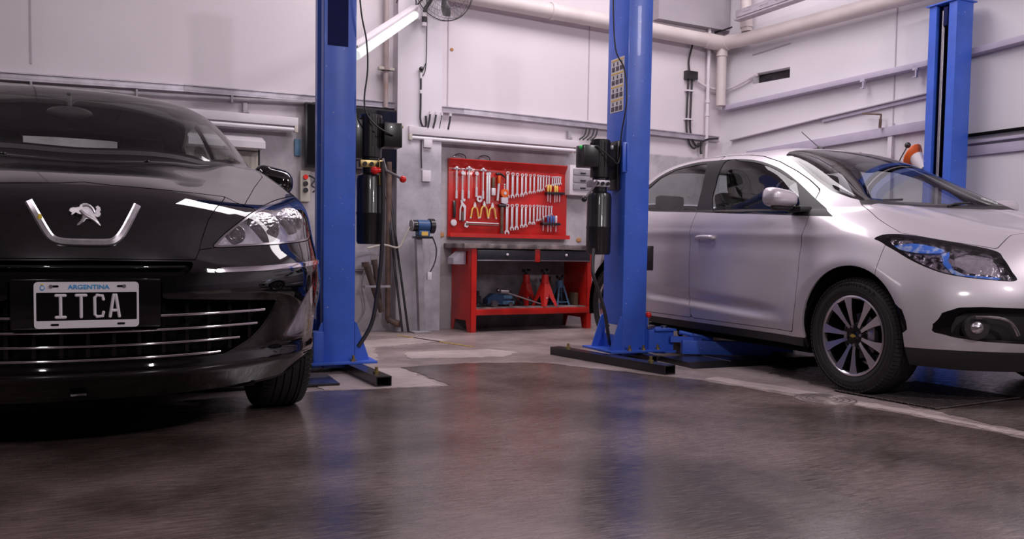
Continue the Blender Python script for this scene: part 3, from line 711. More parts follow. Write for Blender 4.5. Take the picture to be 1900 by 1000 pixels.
    # windows
    dl = PL['S_dlo'][:]; dl[0] = (3.20, 1.20); dl[-1] = (3.08, 1.062)
    dlo, p = p.cut(F_poly(crsm(dl, 3), 0, cond=lambda q: .665-.55*np.clip(q.V[:, 0]-1.3, 0, .6)-q.V[:, 1]))
    fwn, dlo = dlo.cut(F_poly(crsm(PL['S_fwin'], 3), 0)); rw = PL['S_rwin'][:]; rw[0] = (3.15, 1.2); rw[-1] = (3.05, 1.075)
    rwn, dlo = dlo.cut(F_poly(rw, 0))
    # windscreen
    wsp = [(.995, 0), (.990, .3), (.988, .5)] + [(u, v) for u, v in PL['S_ws'][::-1]] + [(1.765, .45), (1.775, .3), (1.78, 0), (1.78, -.3), (.995, -.3)]
    ws, p = p.cut(F_poly(wsp, top=True, cond=lambda q: .8-q.V[:, 2]))
    fr, wsg = ws.cut(lambda q: -F_poly(wsp, top=True)(q)-.018)
    wo = out(wsg, 'windscreen', M['glass'], .004); out(fr, 'windscreen_seal', M['gloss'], .01, parent=wo)
    # rear screen
    rsp = [(3.24, 0), (3.25, .3), (3.30, .42), (3.52, .46), (3.66, .38), (3.70, 0), (3.7, -.2), (3.24, -.2)]
    rs, p = p.cut(F_poly(rsp, top=True, cond=lambda q: 1.10-q.V[:, 2])); out(rs, 'rear_window', M['tint'], .004)
    # bonnet
    hd = [(.955, 0), (.95, .3), (.945, .5), (.967, .629), (.813, .674), (.696, .694), (.62, .700), (.50, .625), (.38, .535), (.265, .459), (.275, .398), (.289, .332), (.276, .251), (.235, .1), (.23, 0), (.23, -.2), (.955, -.2)]
    cowl, p = p.cut(F_poly([(1.01, -.1), (.95, -.1), (.94, .52), (.925, .60), (.965, .635), (1.02, .60)], top=True, cond=lambda q: .9-q.V[:, 2]))
    out(cowl, 'cowl_panel', M['trim'], .01)
    bf = F_poly(hd, top=True, cond=lambda q: .70-q.V[:, 2])
    bon, p = p.cut(bf); gap, p = p.cut(lambda q: bf(q)-.004)
    out(bon, 'bonnet', M['silver'], .015); gaps = [gap]
    # doors
    A = PL['S_doorA']; Bl = PL['S_doorB']
    top = [(1.27, 1.115), (1.40, 1.185), (1.54, 1.252), (1.71, 1.322), (1.885, 1.372), (2.06, 1.398), (2.28, 1.408)]
    A2 = [(1.205, .99)] + A[:-1] + [(1.232, .296)]; Bb = Bl[:-1] + [(2.255, .296)]
    fd = [(1.09, .93)][:0] + A2[::-1] + top + Bb
    fdf = F_poly(fd, 0, cond=vmin(.42)); fdo, p = p.cut(fdf); g, p = p.cut(lambda q: fdf(q)-.0045)
    fr_d = out(fdo, 'front_door', M['silver'], .015, sides=True); gaps.append(g)
    rd = Bb[::-1] + [(2.29, 1.408), (2.56, 1.415), (2.83, 1.395), (3.05, 1.335), (3.22, 1.24), (3.20, 1.10), (3.10, .98), (3.04, .85), (3.02, .70), (2.97, .60), (2.93, .45), (2.93, .296)]
    rdf = F_poly(rd, 0, cond=vmin(.42)); rdo, p = p.cut(rdf); g, p = p.cut(lambda q: rdf(q)-.0045)
    out(rdo, 'rear_door', M['silver'], .015, sides=True); gaps.append(g)
    # front bumper split from the wing
    fb, p = p.cut(lambda q: np.maximum(q.V[:, 0]-.652, q.V[:, 2]-.83)); g, fb = fb.cut(lambda q: .649-q.V[:, 0])
    gaps.append(g); out(fb, 'front_bumper', M['silver'], .02)
    out(p, 'body_shell', M['silver'], .02)
    out(join(*gaps).offset(-.004), 'shut_line', M['gap'])
    out(dlo, 'window_frame', M['trim'], .012, sides=True)
    out(fwn.offset(-.003), 'front_side_window', M['tint'], .003, sides=True)
    out(rwn.offset(-.003), 'rear_side_window', M['tint'], .003, sides=True)
    # door handles, mirrors
    for sd in (-1, 1):
        for uc in (2.09, 2.98):
            b = MB(); X = sd*(.842 if uc < 2.5 else .84)
            hp_ = [(X-sd*.004, uc+.09, .832), (X+sd*.022, uc+.075, .838), (X+sd*.030, uc, .842), (X+sd*.022, uc-.07, .840), (X-sd*.004, uc-.085, .836)]
            b.tube(hp_, [.012, .014, .015, .014, .012], 10, smooth=5); b.xf(Matrix.Translation((0, 0, 0)))
            h = b.build('door_handle', M['silver'], root, 50)
            c = MB(); c.sphere((X-sd*.001, uc, .826), .06, 20, 10, (.08, 1.15, .42)); c.build('handle_recess', M['silver'], h, 50)
        # mirror
        m = empty('wing_mirror', (0, 0, 0)); m.parent = root
        def mir(a, t):
            th = 2*pi*a; k = (1-(2*t-1)**4)**.5 if abs(2*t-1) < 1 else 0
            k = max(0, 1-abs(2*t-1)**5)**.5; v = .80+.235*t; hgt = .066*(.80+.20*t)*k+.0008; dep = .085*k+.0008
            cz = 1.050+.012*t; cu = 1.33-.03*t; sg = sin(th); sg = math.copysign(abs(sg)**.7, sg); cg = math.copysign(abs(cos(th))**.8, cos(th))
            return (sd*v, cu-(.35 if cg < 0 else 1.0)*dep*cg, cz+hgt*(sg if sg > 0 else sg*.75))
        b = MB(); b.grid(lambda a, t: mir(a, t), 32, 24); b.build('mirror_housing', M['silver'], m, 60)
        b = MB(); b.grid(lambda a, t: (sd*(.79+.20*t), 1.315-.03*t+(.55*.075)*cos(2*pi*a)*0+.0-.0+.03*cos(2*pi*a)*(1-(2*t-1)**4)**.5, 1.006+.018*sin(2*pi*a)*(1-(2*t-1)**4)**.5), 20, 14); b.build('mirror_base', M['trim'], m, 60)
        b = MB(); b.obox((sd*.79, 1.28, 1.0), (.045, 0, 0), (0, .06, 0), (0, 0, .017), .012); b.build('mirror_arm', M['trim'], m, 50)
    # wipers
    for k, (x0, x1) in enumerate(((-.52, .02), (.05, .56))):
        b = MB()
        def on(v, d=0): return (v, 1.02+.02*cos(v)+d, 1.052-.04*v*v)
        b.tube([(x0, .975, 1.035), (x0+.1, 1.01, 1.055), ((x0+x1)/2, 1.035, 1.066)], .006, 8)
        b.tube([on(x0+.03, .01), on((x0+x1)/2, .025), on(x1, .02)], .005, 6); b.build('wiper', M['trim'], root, 50)
    # aerial
    b = MB(); b.cyl((0, 1.95, 1.45), (0, 1.99, 1.475), .018, .012, 12); b.tube([(0, 1.98, 1.47), (0, 2.16, 1.60)], .003, 6); b.build('roof_aerial', M['trim'], root, 50)
    # bow tie emblem strip and grille badge on the nose
    g = ug
    bt = MB(); Wd, Hh = .085, .02
    poly = [(-Wd, -Hh*.7), (-Wd*.4, -Hh*.7), (-Wd*.4, -Hh*1.4), (Wd*.4, -Hh*1.4), (Wd*.4, -Hh*.7), (Wd, -Hh*.7), (Wd*.8, Hh*.7), (Wd*.4, Hh*.7), (Wd*.4, Hh*1.4), (-Wd*.4, Hh*1.4), (-Wd*.4, Hh*.7), (-Wd*.8, Hh*.7)]
    yb = sat(0, .779).y; bt.prism([(x, z+.779) for x, z in poly], yb-.016, yb+.01, 'xz'); bt.build('badge', M['gold'], g, 0)
    # wheels (visible side is -x)
    for u in (.812, 3.345):
        make_wheel(root, (-.735, u, .311), .311, .195, .208, -1, 'silver'); make_wheel(root, (.735, u, .311), .311, .195, .208, 1, 'silver')
        for sd in (-1, 1):
            b = MB()
            b.grid(lambda a, t: (sd*(.52+(.315-.20*max(0, -cos(pi*(1.15*a-.075)))**1.5)*t), u+.352*cos(pi*(1.15*a-.075)), .30+.372*sin(pi*(1.15*a-.075))), 24, 2)
            b.grid(lambda a, t: (sd*.52, u+.352*t*cos(pi*(1.15*a-.075)), .30+.372*t*sin(pi*(1.15*a-.075))), 24, 2); b.build('wheel_arch_liner', M['gap'], root, 40)
    b = MB(); b.box(-.74, .74, 1.2, 2.95, .17, .20); b.box(-.5, .5, .3, 3.7, .18, .22); b.build('underbody', M['gap'], root, 0)
    # cabin
    c = MB()
    for x in (-.36, .36): seat(c, x, 1.95, .50)
    c.obox((0, 2.95, .50), (.62, 0, 0), (0, .25, 0), (0, 0, .09), .04); c.obox((0, 3.2, .80), (.62, 0, 0), (0, .06, -.02), (0, .08, .28), .04)
    for x in (-.36, .36): c.obox((x, 3.25, 1.12), (.12, 0, 0), (0, .04, 0), (0, 0, .07), .03)
    c.build('car_seats', M['cloth'], root, 50)
    c = MB(); c.grid(lambda a, t: (-.68+1.36*a, 1.02+.42*t, .985-.16*t*t-.05*(2*a-1)**2), 16, 6); c.box(-.66, .66, 1.38, 1.42, .55, .84, .02); c.build('dashboard', M['trim'], root, 50)
    c = MB(); c.tube([(.36+.18*cos(t), 1.52-.05*sin(t), .88+.17*sin(t)) for t in np.linspace(0, 2*pi, 33)[:-1]], .014, 8, closed=True)
    c.tube([(.18, 1.52, .88), (.54, 1.52, .88)], .016, 8); c.sphere((.36, 1.51, .88), .06, 12, 8, (1, .4, 1)); c.build('steering_wheel', M['trim'], root, 50)
    c = MB(); c.sphere((0, 1.55, 1.30), .04, 16, 8, (2.6, .5, .8)); c.build('rear_view_mirror', M['trim'], root, 50)
    c = MB(); c.box(-.70, .70, 1.05, 3.5, .25, .30); c.build('cabin_floor', M['cloth'], root, 0)
    return root

M['headin'] = mat('headlamp_inner', (.45, .40, .46), rough=.12, metal=.9, var=.95, scale=30, bump=.8, bscale=45, lo=.44, hi=.56)
M['dark_chrome'] = mat('satin_chrome', (.35, .32, .34), rough=.2, metal=1, var=.1)
silver_car = build_silver()
# ================================================================== BLACK SALOON
AX = .90   # front axle of the black car
def build_black():
    root = empty('saloon_car', (BO[0], BO[1], 0), BA, 'glossy black saloon facing the camera at the left, wearing an ITCA number plate', 'car')
    Sf = Surf(BLACK_G, 14, disp_black)
    p = Piece(Sf.V, Sf.N, Sf.P, Sf.T)
    tr = lambda a: np.stack([a[:, 1], a[:, 0], a[:, 2]], 1)
    def out(pc, name, mt, fl=0.0, label=None, sides=False, parent=None):
        if pc.empty(): return None
        q = pc.compact()
        c = Piece(tr(q.V), tr(q.N), q.P, q.T[:, ::-1]); m = q.mirror(); d = Piece(tr(m.V), tr(m.N), m.P, m.T[:, ::-1])
        if isinstance(parent, tuple): sides = True
        pa, pb = parent if isinstance(parent, tuple) else (parent or root, parent or root)
        if sides:
            return build_piece(c, name, mt, pa, fl, label=label), build_piece(d, name, mt, pb, fl, label=label)
        return build_piece(join(c, d), name, mt, parent or root, fl, label=label)
    def at(v, z, off=0.0, front=True):
        """point on the body front at lateral v, height z"""
        V = Sf.V; m = V[:, 0] < 1.3
        k = np.where(m)[0][np.argmin((V[m, 1]-abs(v))**2+(V[m, 2]-z)**2)]
        # local linear refinement
        P, N = V[k], Sf.N[k]; dv, dz = abs(v)-P[1], z-P[2]
        u = P[0]-(N[1]*dv+N[2]*dz)/N[0] if abs(N[0]) > .15 else P[0]
        return Vector((v, u-off, z))
    def top_at(v, u):
        V = Sf.V; m = V[:, 2] > .9; k = np.where(m)[0][np.argmin((V[m, 1]-abs(v))**2+(V[m, 0]-u)**2)]; return Vector((v, u, V[k, 2]))
    for uc in (1.0, 3.62):
        _, p = p.cut(lambda q: (np.hypot((q.V[:, 0]-uc)/.37, (q.V[:, 2]-.32)/.385)-1)*.37)
    gaps = []
    # headlamps
    hp = crsm(PL['B_head'], 4); hf = F_poly(hp, 90, cond=lambda q: q.V[:, 0]-.98)
    head, p = p.cut(hf); g, p = p.cut(lambda q: hf(q)-.004); gaps.append(g)
    rimp, lens = head.cut(lambda q: -F_poly(hp, 90)(q)-.007)
    hl = out(lens, 'headlight', M['lens'], .004, sides=True, label='clear teardrop headlight'); out(rimp, 'headlight_bezel', M['dark_chrome'], .01, parent=hl)
    out(head.offset(-.045), 'reflector', M['lampin'], .05, parent=hl)
    for sd in (-1, 1):
        for (v, z, r, nm) in ((.645, .815, .062, 'main_lamp'), (.52, .785, .034, 'inner_lamp'), (.79, .85, .055, 'outer_lamp')):
            q = at(sd*v, z); q = q+Vector((0, .06, 0)); b = MB()
            b.lathe([(r, -.035), (r*1.06, -.033), (r*1.02, -.02), (r*.8, .015), (r*.4, .03), (0, .032)], 28, origin=q, axis='y'); b.build(nm, M['refl'], hl[0 if sd > 0 else 1], 40)
            b = MB(); b.sphere(q+Vector((0, .0, 0)), r*.42, 16, 10); b.build('bulb', M['lampglass'], hl[0 if sd > 0 else 1], 40)
    # garnish panel between bonnet and headlamp, nose panel
    gf = F_poly(PL['B_garn'], 90, cond=lambda q: q.V[:, 0]-1.0)
    np_ = PL['B_nose'][1:-1]; npoly = [(.05, .9605)] + [(-.001, .9605)] + np_ + [(-.001, .694), (.05, .694)]
    nf = F_poly(npoly, 90, cond=lambda q: q.V[:, 0]-.9)
    nose, p = p.cut(nf); g, p = p.cut(lambda q: nf(q)-.003); gaps.append(g)
    gn, p = p.cut(gf); g, p = p.cut(lambda q: gf(q)-.003); gaps.append(g)
    out(gn, 'headlight_surround', M['black'], .01, sides=True)
    no = out(nose, 'nose_panel', M['black'], .012)
    # grille slot under the nose
    sp = [(.05, .692)] + [(a, z) for a, z in PL['B_slot'][1:6]] + [(-.2, .640), (.05, .640)]
    sf = F_poly(sp, 90, cond=lambda q: q.V[:, 0]-.6); sl, p = p.cut(sf); ug = out(sl.offset(-.03), 'upper_grille', M['gap'])
    e_, _ = sl.cut(lambda q: -F_poly(sp, 90)(q)-.004); out(e_, 'grille_edge', M['black'], .03, parent=ug)
    b = MB(); b.tube([at(v, .665, -.008) for v in np.linspace(-.31, .31, 21)], .006, 8); b.build('grille_bar', M['black'], ug, 50)
    # lower grille
    gp = [(.05, .618), (-.20, .618), (-.235, .60)] + [(a, z) for a, z in PL['B_grille'][2:10]] + [(.05, .333)]
    gp = [(.05, .622), (-.236, .622), (-.238, .562)] + PL['B_grille'][3:10] + [(.05, .334)]
    gf2 = F_poly(gp, 90, cond=lambda q: q.V[:, 0]-.9); gr, p = p.cut(gf2)
    lg = out(gr.offset(-.07), 'lower_grille', M['gap']); e_, _ = gr.cut(lambda q: -F_poly(gp, 90)(q)-.006); out(e_.offset(-.001), 'grille_edge', M['black'], .07, parent=lg)
    for z, v0, v1 in ((.497, .225, .615), (.497, -.615, -.225), (.447, -.585, .585), (.398, -.515, .515), (.350, -.44, .44)):
        b = MB(); b.tube([at(v, z+.004*abs(v), .004) for v in np.linspace(v0, v1, 33)], .0055, 8); b.build('grille_bar', M['chrome'], lg, 50, label='thin chrome bar')
    b = MB()
    for v in np.arange(-.56, .57, .08):
        q0, q1 = at(v, .36, -.045), at(v, .54, -.045); b.obox((q0+q1)/2, (.006, 0, 0), (0, .02, 0), (0, 0, .09))
    b.build('grille_rib', M['gloss'], lg, 30, kind='stuff')
    # fog lamps
    fp = crsm(PL['B_fog'], 3)
    ff = F_poly(fp, 30, cond=lambda q: .7-q.V[:, 1]); fo, p = p.cut(ff); rimp, lens = fo.cut(lambda q: -F_poly(fp, 30)(q)-.004)
    fl = out(lens, 'fog_light', M['lens'], .004, sides=True); out(rimp, 'fog_light_bezel', M['dark_chrome'], .01, parent=fl); out(fo.offset(-.03), 'fog_light_reflector', M['lampin'], .03, parent=fl)
    # chrome strip on the bumper
    stp = [(-.41, .643), (-.428, .660)] + PL['B_strip'][2:5] + [(-.934, .683), (-.934, .668)] + PL['B_strip'][6:]
    st, p = p.cut(F_poly(stp, 90, cond=lambda q: q.V[:, 0]-.85)); out(st.offset(.006), 'bumper_strip', M['chrome'], .012, sides=True, label='chrome strip')
    # side windows
    sw = [(1.62, 1.165), (1.80, 1.30), (2.05, 1.43), (2.35, 1.475), (2.8, 1.46), (3.1, 1.40), (3.3, 1.27), (3.38, 1.165)]
    sg, p = p.cut(F_poly(sw, 0, cond=vmin(.45))); bp, sg = sg.cut(lambda q: np.abs(q.V[:, 0]-2.5)-.035)
    out(sg, 'side_window', M['tint'], .003, sides=True); out(bp, 'window_pillar', M['gloss'], .01, sides=True)
    # windscreen
    wsp = [(1.295, -.2), (1.295, 0), (1.297, .17), (1.303, .40), (1.31, .59), (1.398, .737)] + [(1.507, .749), (1.715, .735), (1.932, .675), (2.02, .585)] + [(1.985, .46), (1.965, .3), (1.955, 0), (1.955, -.2)]
    ws, p = p.cut(F_poly(wsp, top=True, cond=lambda q: 1.0-q.V[:, 2])); fr, wg = ws.cut(lambda q: -F_poly(wsp, top=True)(q)-.014)
    wo = out(wg, 'windscreen', M['glass'], .004); out(fr, 'windscreen_seal', M['gloss'], .01, parent=wo)
    rsp = [(3.3, -.2), (3.3, .4), (3.38, .55), (3.85, .62), (3.92, .5), (3.96, 0), (3.96, -.2)]
    rs, p = p.cut(F_poly(rsp, top=True, cond=lambda q: 1.11-q.V[:, 2])); out(rs, 'rear_window', M['glass'], .004)
    # bonnet
    hd = [(-.0, 1.27)]
    hd = [(.12, -.2), (.12, .0), (.30, .50), (.40, .58), (.818, .700), (1.10, .795), (1.30, .80), (1.27, .60), (1.265, .3), (1.265, -.2)]
    bf = F_poly(hd, top=True, cond=lambda q: .90-q.V[:, 2]); bo, p = p.cut(bf); g, p = p.cut(lambda q: bf(q)-.003); gaps.append(g)
    out(bo, 'bonnet', M['black'], .012)
    cw, p = p.cut(F_poly([(1.265, -.2), (1.265, .6), (1.32, .74), (1.36, .7), (1.30, .55), (1.30, -.2)], top=True, cond=lambda q: 1.0-q.V[:, 2])); out(cw, 'cowl_panel', M['trim'], .01)
    fb, p = p.cut(lambda q: np.maximum(q.V[:, 0]-.70-.2*np.clip(q.V[:, 2]-.6, 0, 1), q.V[:, 2]-.80)); out(fb, 'front_bumper', M['black'], .02)
    out(p, 'body_shell', M['black'], .02); out(join(*gaps).offset(-.003), 'shut_line', M['gap'])
    # lower lip
    b = MB()
    b.grid(lambda a, t: at(-.86+1.72*a, .255-.06*t, -.005-.02*t), 60, 3); b.build('bumper_lip', M['trim'], root, 40)
    b = MB(); b.box(-.055, -.005, .085, .12, .225, .232, .002); b.build('tow_cover', M['dark_chrome'], root)
    # washers, wiper
    for v in (-.287, .287):
        q = Vector((v, 1.19, 1.128)); q = top_at(v, 1.17)+Vector((0, 0, .006)); b = MB(); b.sphere(q, .012, 12, 8, (1.1, 1, .7)); b.cyl(q+Vector((0, -.006, .002)), q+Vector((0, -.016, .004)), .004, n=8); b.build('washer_nozzle', M['gloss'], root, 50)
    b = MB(); b.tube([(-.35, 1.27, 1.135), (-.03, 1.315, 1.148), (.06, 1.32, 1.15)], .006, 8); b.tube([(-.02, 1.315, 1.152), (.30, 1.31, 1.152)], .005, 6); b.build('wiper', M['chrome'], root, 50)
    # chrome U trim
    u = MB(); pts = [(-.178, .890), (-.155, .845), (-.128, .785), (-.108, .757), (-.075, .745), (0, .743), (.075, .745), (.108, .758), (.130, .787), (.153, .842), (.178, .890)]
    pts = [(-.172, .884), (-.150, .840), (-.122, .785), (-.103, .759), (-.072, .748), (.0, .746), (.066, .748), (.092, .760), (.112, .785), (.138, .832), (.164, .882)]
    path = catmull([at(v, z, .006) for v, z in pts], 4)
    vs = []; nrm = []
    for i, q in enumerate(path):
        d = (path[min(i+1, len(path)-1)]-path[max(i-1, 0)]).normalized(); sdv = Vector((d.z, 0, -d.x)).normalized()
        wd = .0125
        vs += [q-sdv*wd, q-sdv*wd*.55+Vector((0, -.009, 0)), q+sdv*wd*.55+Vector((0, -.009, 0)), q+sdv*wd, q+sdv*wd+Vector((0, .012, 0)), q-sdv*wd+Vector((0, .012, 0))]
    k = 6; n = len(path); u.add(vs, [(i*k+j, i*k+(j+1) % k, (i+1)*k+(j+1) % k, (i+1)*k+j) for i in range(n-1) for j in range(k)]+[tuple(range(k))[::-1], tuple((n-1)*k+j for j in range(k))])
    u.build('nose_trim', M['emblem'], root, 30, label='chrome U shaped trim')
    b = MB(); q = at(-.138, .825, .014); b.sphere(q, .009, 12, 8, (.8, .5, 1.5)); b.build('sticker', M['yellow_ink'], root, 50, label='yellow spot on the trim')
    # lion emblem: rearing lion in relief
    lion = [(-0.0523, 0.0169), (-0.0488, 0.0265), (-0.0402, 0.0304), (-0.0315, 0.0299), (-0.0207, 0.0328), (-0.0164, 0.041), (-0.0078, 0.0453), (0.003, 0.0453), (0.0138, 0.0395), (0.0216, 0.0299), (0.0268, 0.0183), (0.0311, 0.0251), (0.0276, 0.0337), (0.0354, 0.0386), (0.0432, 0.0323), (0.0458, 0.0217), (0.0423, 0.0159), (0.0458, 0.0087), (0.0406, -0.001), (0.0324, -0.0039), (0.0268, 0.0), (0.0363, -0.0145), (0.0449, -0.0265), (0.0514, -0.0386), (0.0462, -0.0429), (0.0216, -0.0424), (0.0203, -0.0357), (0.0311, -0.0318), (0.0216, -0.0193), (0.0095, -0.0106), (0.0, -0.0106), (-0.0078, -0.0217), (-0.0052, -0.0318), (-0.0056, -0.0415), (-0.0337, -0.041), (-0.035, -0.0328), (-0.0251, -0.028), (-0.0186, -0.0169), (-0.013, -0.0029), (-0.0121, 0.0039), (-0.0229, 0.0058), (-0.0315, 0.0106), (-0.0415, 0.0019), (-0.0475, 0.0043), (-0.0441, 0.0101), (-0.0484, 0.0125)]
    c0 = at(0, .835, 0); tilt = .4
    lb = MB(); lp = lion; n = len(lp)
    inn = inset_poly(lp, .0016)
    def L3(x, z, d): return (c0.x+x, c0.y+.28*z-d*1.0, c0.z+.0+z*.98)
    vs = [L3(x, z, -.004) for x, z in lp]+[L3(x, z, .004) for x, z in lp]+[L3(x, z, .0085) for x, z in inn]
    fs = [(i, (i+1) % n, n+(i+1) % n, n+i) for i in range(n)]+[(n+i, n+(i+1) % n, 2*n+(i+1) % n, 2*n+i) for i in range(n)]+[tuple(range(2*n, 3*n))]
    lb.add(vs, fs)
    lb.tube([L3(.044, -.035, .008), L3(.022, -.012, .009), L3(-.004, .004, .010), L3(-.018, .020, .010)], [.004, .005, .006, .005], 8, smooth=3)
    lb.tube([L3(-.030, -.036, .008), L3(-.016, -.020, .009), L3(-.006, -.002, .010)], .0045, 8, smooth=3)
    lb.tube([L3(-.012, .036, .009), L3(.004, .038, .0105), L3(.018, .028, .010), L3(.026, .012, .009)], .0045, 8, smooth=4)
    lb.build('lion_emblem', M['emblem'], root, 25, label='chrome rearing lion emblem')
    # number plate
    pl = empty('number_plate', (0, 0, 0)); pl.parent = root
    c = at(-.002, .541, .0); by = -.018
    hold = MB(); hold.box(-.225, .225, by+.012, by+.05, .462, .626, .008); hold.build('plate_holder', M['gloss'], root, 40)
    z0, z1, x0, x1 = .466, .617, -.157, .153
    def rr(x0, x1, z0, z1, r, k=5):
        o = []
        for cx, cz, a in ((x1-r, z1-r, 0), (x0+r, z1-r, pi/2), (x0+r, z0+r, pi), (x1-r, z0+r, 1.5*pi)):
            o += [(cx+r*cos(a+pi/2*i/k), cz+r*sin(a+pi/2*i/k)) for i in range(k+1)]
        return o
    b = MB(); b.prism(rr(x0+.006, x1-.006, z0+.006, z1-.006, .01), by, by+.006, 'xz'); b.build('plate_face', M['gloss'], pl, 0, label='black plate face')
    # frame ring
    outer = rr(x0, x1, z0, z1, .012); inn = rr(x0+.0065, x1-.0065, z0+.025, z1-.034, .003); n = len(outer); b = MB()
    vs = [(a, by-.004, z) for a, z in outer]+[(a, by-.004, z) for a, z in inn]+[(a, by+.004, z) for a, z in outer]+[(a, by+.002, z) for a, z in inn]
    fs = []
    for i in range(n):
        j = (i+1) % n; fs += [(i, j, n+j, n+i), (i, 2*n+i, 2*n+j, j), (n+i, n+j, 3*n+j, 3*n+i)]
    b.add(vs, fs); b.build('plate_frame', M['white'], pl, 0, label='white plate frame')
    Mx = lambda x, z, y=by-.005: Matrix(((1, 0, 0, x), (0, 0, -1, y), (0, 1, 0, z), (0, 0, 0, 1)))
    t = text_mb('ARGENTINA', .0195, .0006, Mx(.002, .600), .0004, sx=1.12); t.build('country_lettering', M['blue_ink'], pl, 0)
    # ITCA in rounded strokes
    b = MB(); r = .0052; zt, zb = .573, .502; y = by-.0015
    def st(*pts): b.tube([(px, y, pz) for px, pz in pts], r, 8, smooth=0); [b.sphere((px, y, pz), r, 8, 6) for px, pz in pts]
    X = lambda px: -.157 + (px-63)/192*.310
    xi = X(110); st((xi-.013, zt), (xi+.013, zt)); st((xi, zt), (xi, zb)); st((xi-.013, zb), (xi+.013, zb))
    xt = X(147); st((xt-.014, zt), (xt+.014, zt)); st((xt, zt), (xt, zb))
    xc = X(180); st((xc+.013, zt-.014), (xc+.010, zt-.002), (xc-.006, zt), (xc-.013, zt-.008), (xc-.013, zb+.008), (xc-.006, zb), (xc+.010, zb+.002), (xc+.013, zb+.014))
    xa = X(209); st((xa-.014, zb), (xa-.003, zt), (xa+.004, zt), (xa+.014, zb)); st((xa-.010, zb+.020), (xa+.010, zb+.020))
    b.build('plate_lettering', M['white'], pl, 40, label='ITCA raised white letters')
    for x, z in ((-.098, .603), (.098, .603), (-.098, .478), (.098, .478)): b = MB(); b.prism(rr(x-.012, x+.012, z-.0035, z+.0035, .003), by-.0048, by-.003, 'xz'); b.build('plate_slot', M['gap'], pl, 0)
    for x in (-.108, .108):
        b = MB(); b.cyl((x, by-.004, .603), (x, by-.009, .603), .0065, .005, 14); b.build('plate_screw', M['steel'], pl, 30)
    b = MB(); q = (-.133, by-.0045, .598); b.sphere(q, .008, 14, 8, (.9, .12, 1.1)); b.build('plate_crest', M['blue_ink'], pl, 40, label='small blue and white crest with a yellow sun')
    b = MB(); b.sphere((-.133, by-.0055, .598), .0055, 12, 8, (.9, .12, 1.0)); b.build('plate_crest', M['white'], pl, 40)
    b = MB(); b.sphere((-.133, by-.005, .609), .0035, 10, 6, (1.2, .2, .8)); b.build('plate_crest', M['yellow_ink'], pl, 40)
    # mirrors
    for sd in (-1, 1):
        m = empty('wing_mirror', (0, 0, 0)); m.parent = root
        def mir(a, t):
            th = 2*pi*a; k = (max(0, 1-(2*t-1)**4))**.5; v = .84+.20*t
            return (sd*v, 1.52-.02*t-.08*k*cos(th)*(1 if cos(th) > 0 else .4), 1.105-.030*t+(.078*(1.0-.15*t)*k+.0005)*sin(th))
        b = MB(); b.grid(mir, 32, 24); b.build('mirror_housing', M['black'], m, 60)
        b = MB(); b.obox((sd*.85, 1.53, 1.07), (.06, 0, -.01*sd), (0, .04, 0), (0, 0, .014), .01); b.build('mirror_arm', M['black'], m, 50)
    # wheels
    R_ = .33
    for v, u, o, stt in ((.805, AX, 1, 0), (-.805, AX, -1, 0), (.79, 3.62, 1, 0), (-.79, 3.62, -1, 0)):
        make_wheel(root, (v, u, R_), R_, .215, .215, o, 'black', -stt)
    for u in (1.0, 3.62):
        for sd in (-1, 1):
            b = MB(); b.grid(lambda a, t: (sd*(.55+.31*t), u+.375*cos(pi*(1.15*a-.075)), .31+.385*sin(pi*(1.15*a-.075))), 24, 2)
            b.grid(lambda a, t: (sd*.55, u+.375*t*cos(pi*(1.15*a-.075)), .31+.385*t*sin(pi*(1.15*a-.075))), 24, 2); b.build('wheel_arch_liner', M['gap'], root, 40)
    b = MB(); b.box(-.60, .60, .30, 1.5, .19, .24); b.box(-.8, .8, 1.45, 3.2, .16, .22); b.box(-.55, .55, 1.4, 4.2, .18, .24); b.build('underbody', M['gap'], root, 0)
    # cabin
    c = MB()
    for x in (-.38, .38): seat(c, x, 2.25, .56)
    c.obox((0, 3.1, .52), (.66, 0, 0), (0, .25, 0), (0, 0, .1), .04); c.obox((0, 3.38, .82), (.66, 0, 0), (0, .06, -.02), (0, .06, .28), .04)
    for x in (-.42, .42): c.obox((x, 3.42, 1.18), (.13, 0, 0), (0, .04, 0), (0, 0, .075), .03)
    c.build('car_seats', M['cloth'], root, 50)
    c = MB(); c.grid(lambda a, t: (-.76+1.52*a, 1.36+.42*t, 1.075-.14*t*t-.04*(2*a-1)**2), 16, 6); c.box(-.72, .72, 1.7, 1.75, .6, .92, .02); c.build('dashboard', M['trim'], root, 50)
    c = MB(); c.tube([(.38+.18*cos(t), 1.90-.05*sin(t), .96+.17*sin(t)) for t in np.linspace(0, 2*pi, 33)[:-1]], .014, 8, closed=True); c.sphere((.38, 1.89, .96), .06, 12, 8, (1, .4, 1)); c.tube([(.2, 1.9, .96), (.56, 1.9, .96)], .015, 8); c.build('steering_wheel', M['trim'], root, 50)
    c = MB(); c.sphere((-.02, 1.80, 1.40), .045, 16, 8, (2.4, .5, .8)); c.cyl((-.02, 1.80, 1.42), (-.02, 1.83, 1.50), .012); c.build('rear_view_mirror', M['trim'], root, 50)
    c = MB(); c.box(-.78, .78, 1.4, 3.9, .26, .30); c.box(-.7, .7, 3.45, 4.0, .95, 1.0); c.build('cabin_floor', M['cloth'], root, 0)
    return root
M['lampin'] = mat('clear_lamp_inner', (.70, .65, .72), rough=.3, metal=.6, var=.45, scale=16, bump=.25, bscale=120, lo=.35, hi=.65)
M['lampglass'] = mat('lamp_projector', (.75, .72, .78), rough=.06, metal=.9, var=.2, scale=60)
black_car = build_black()
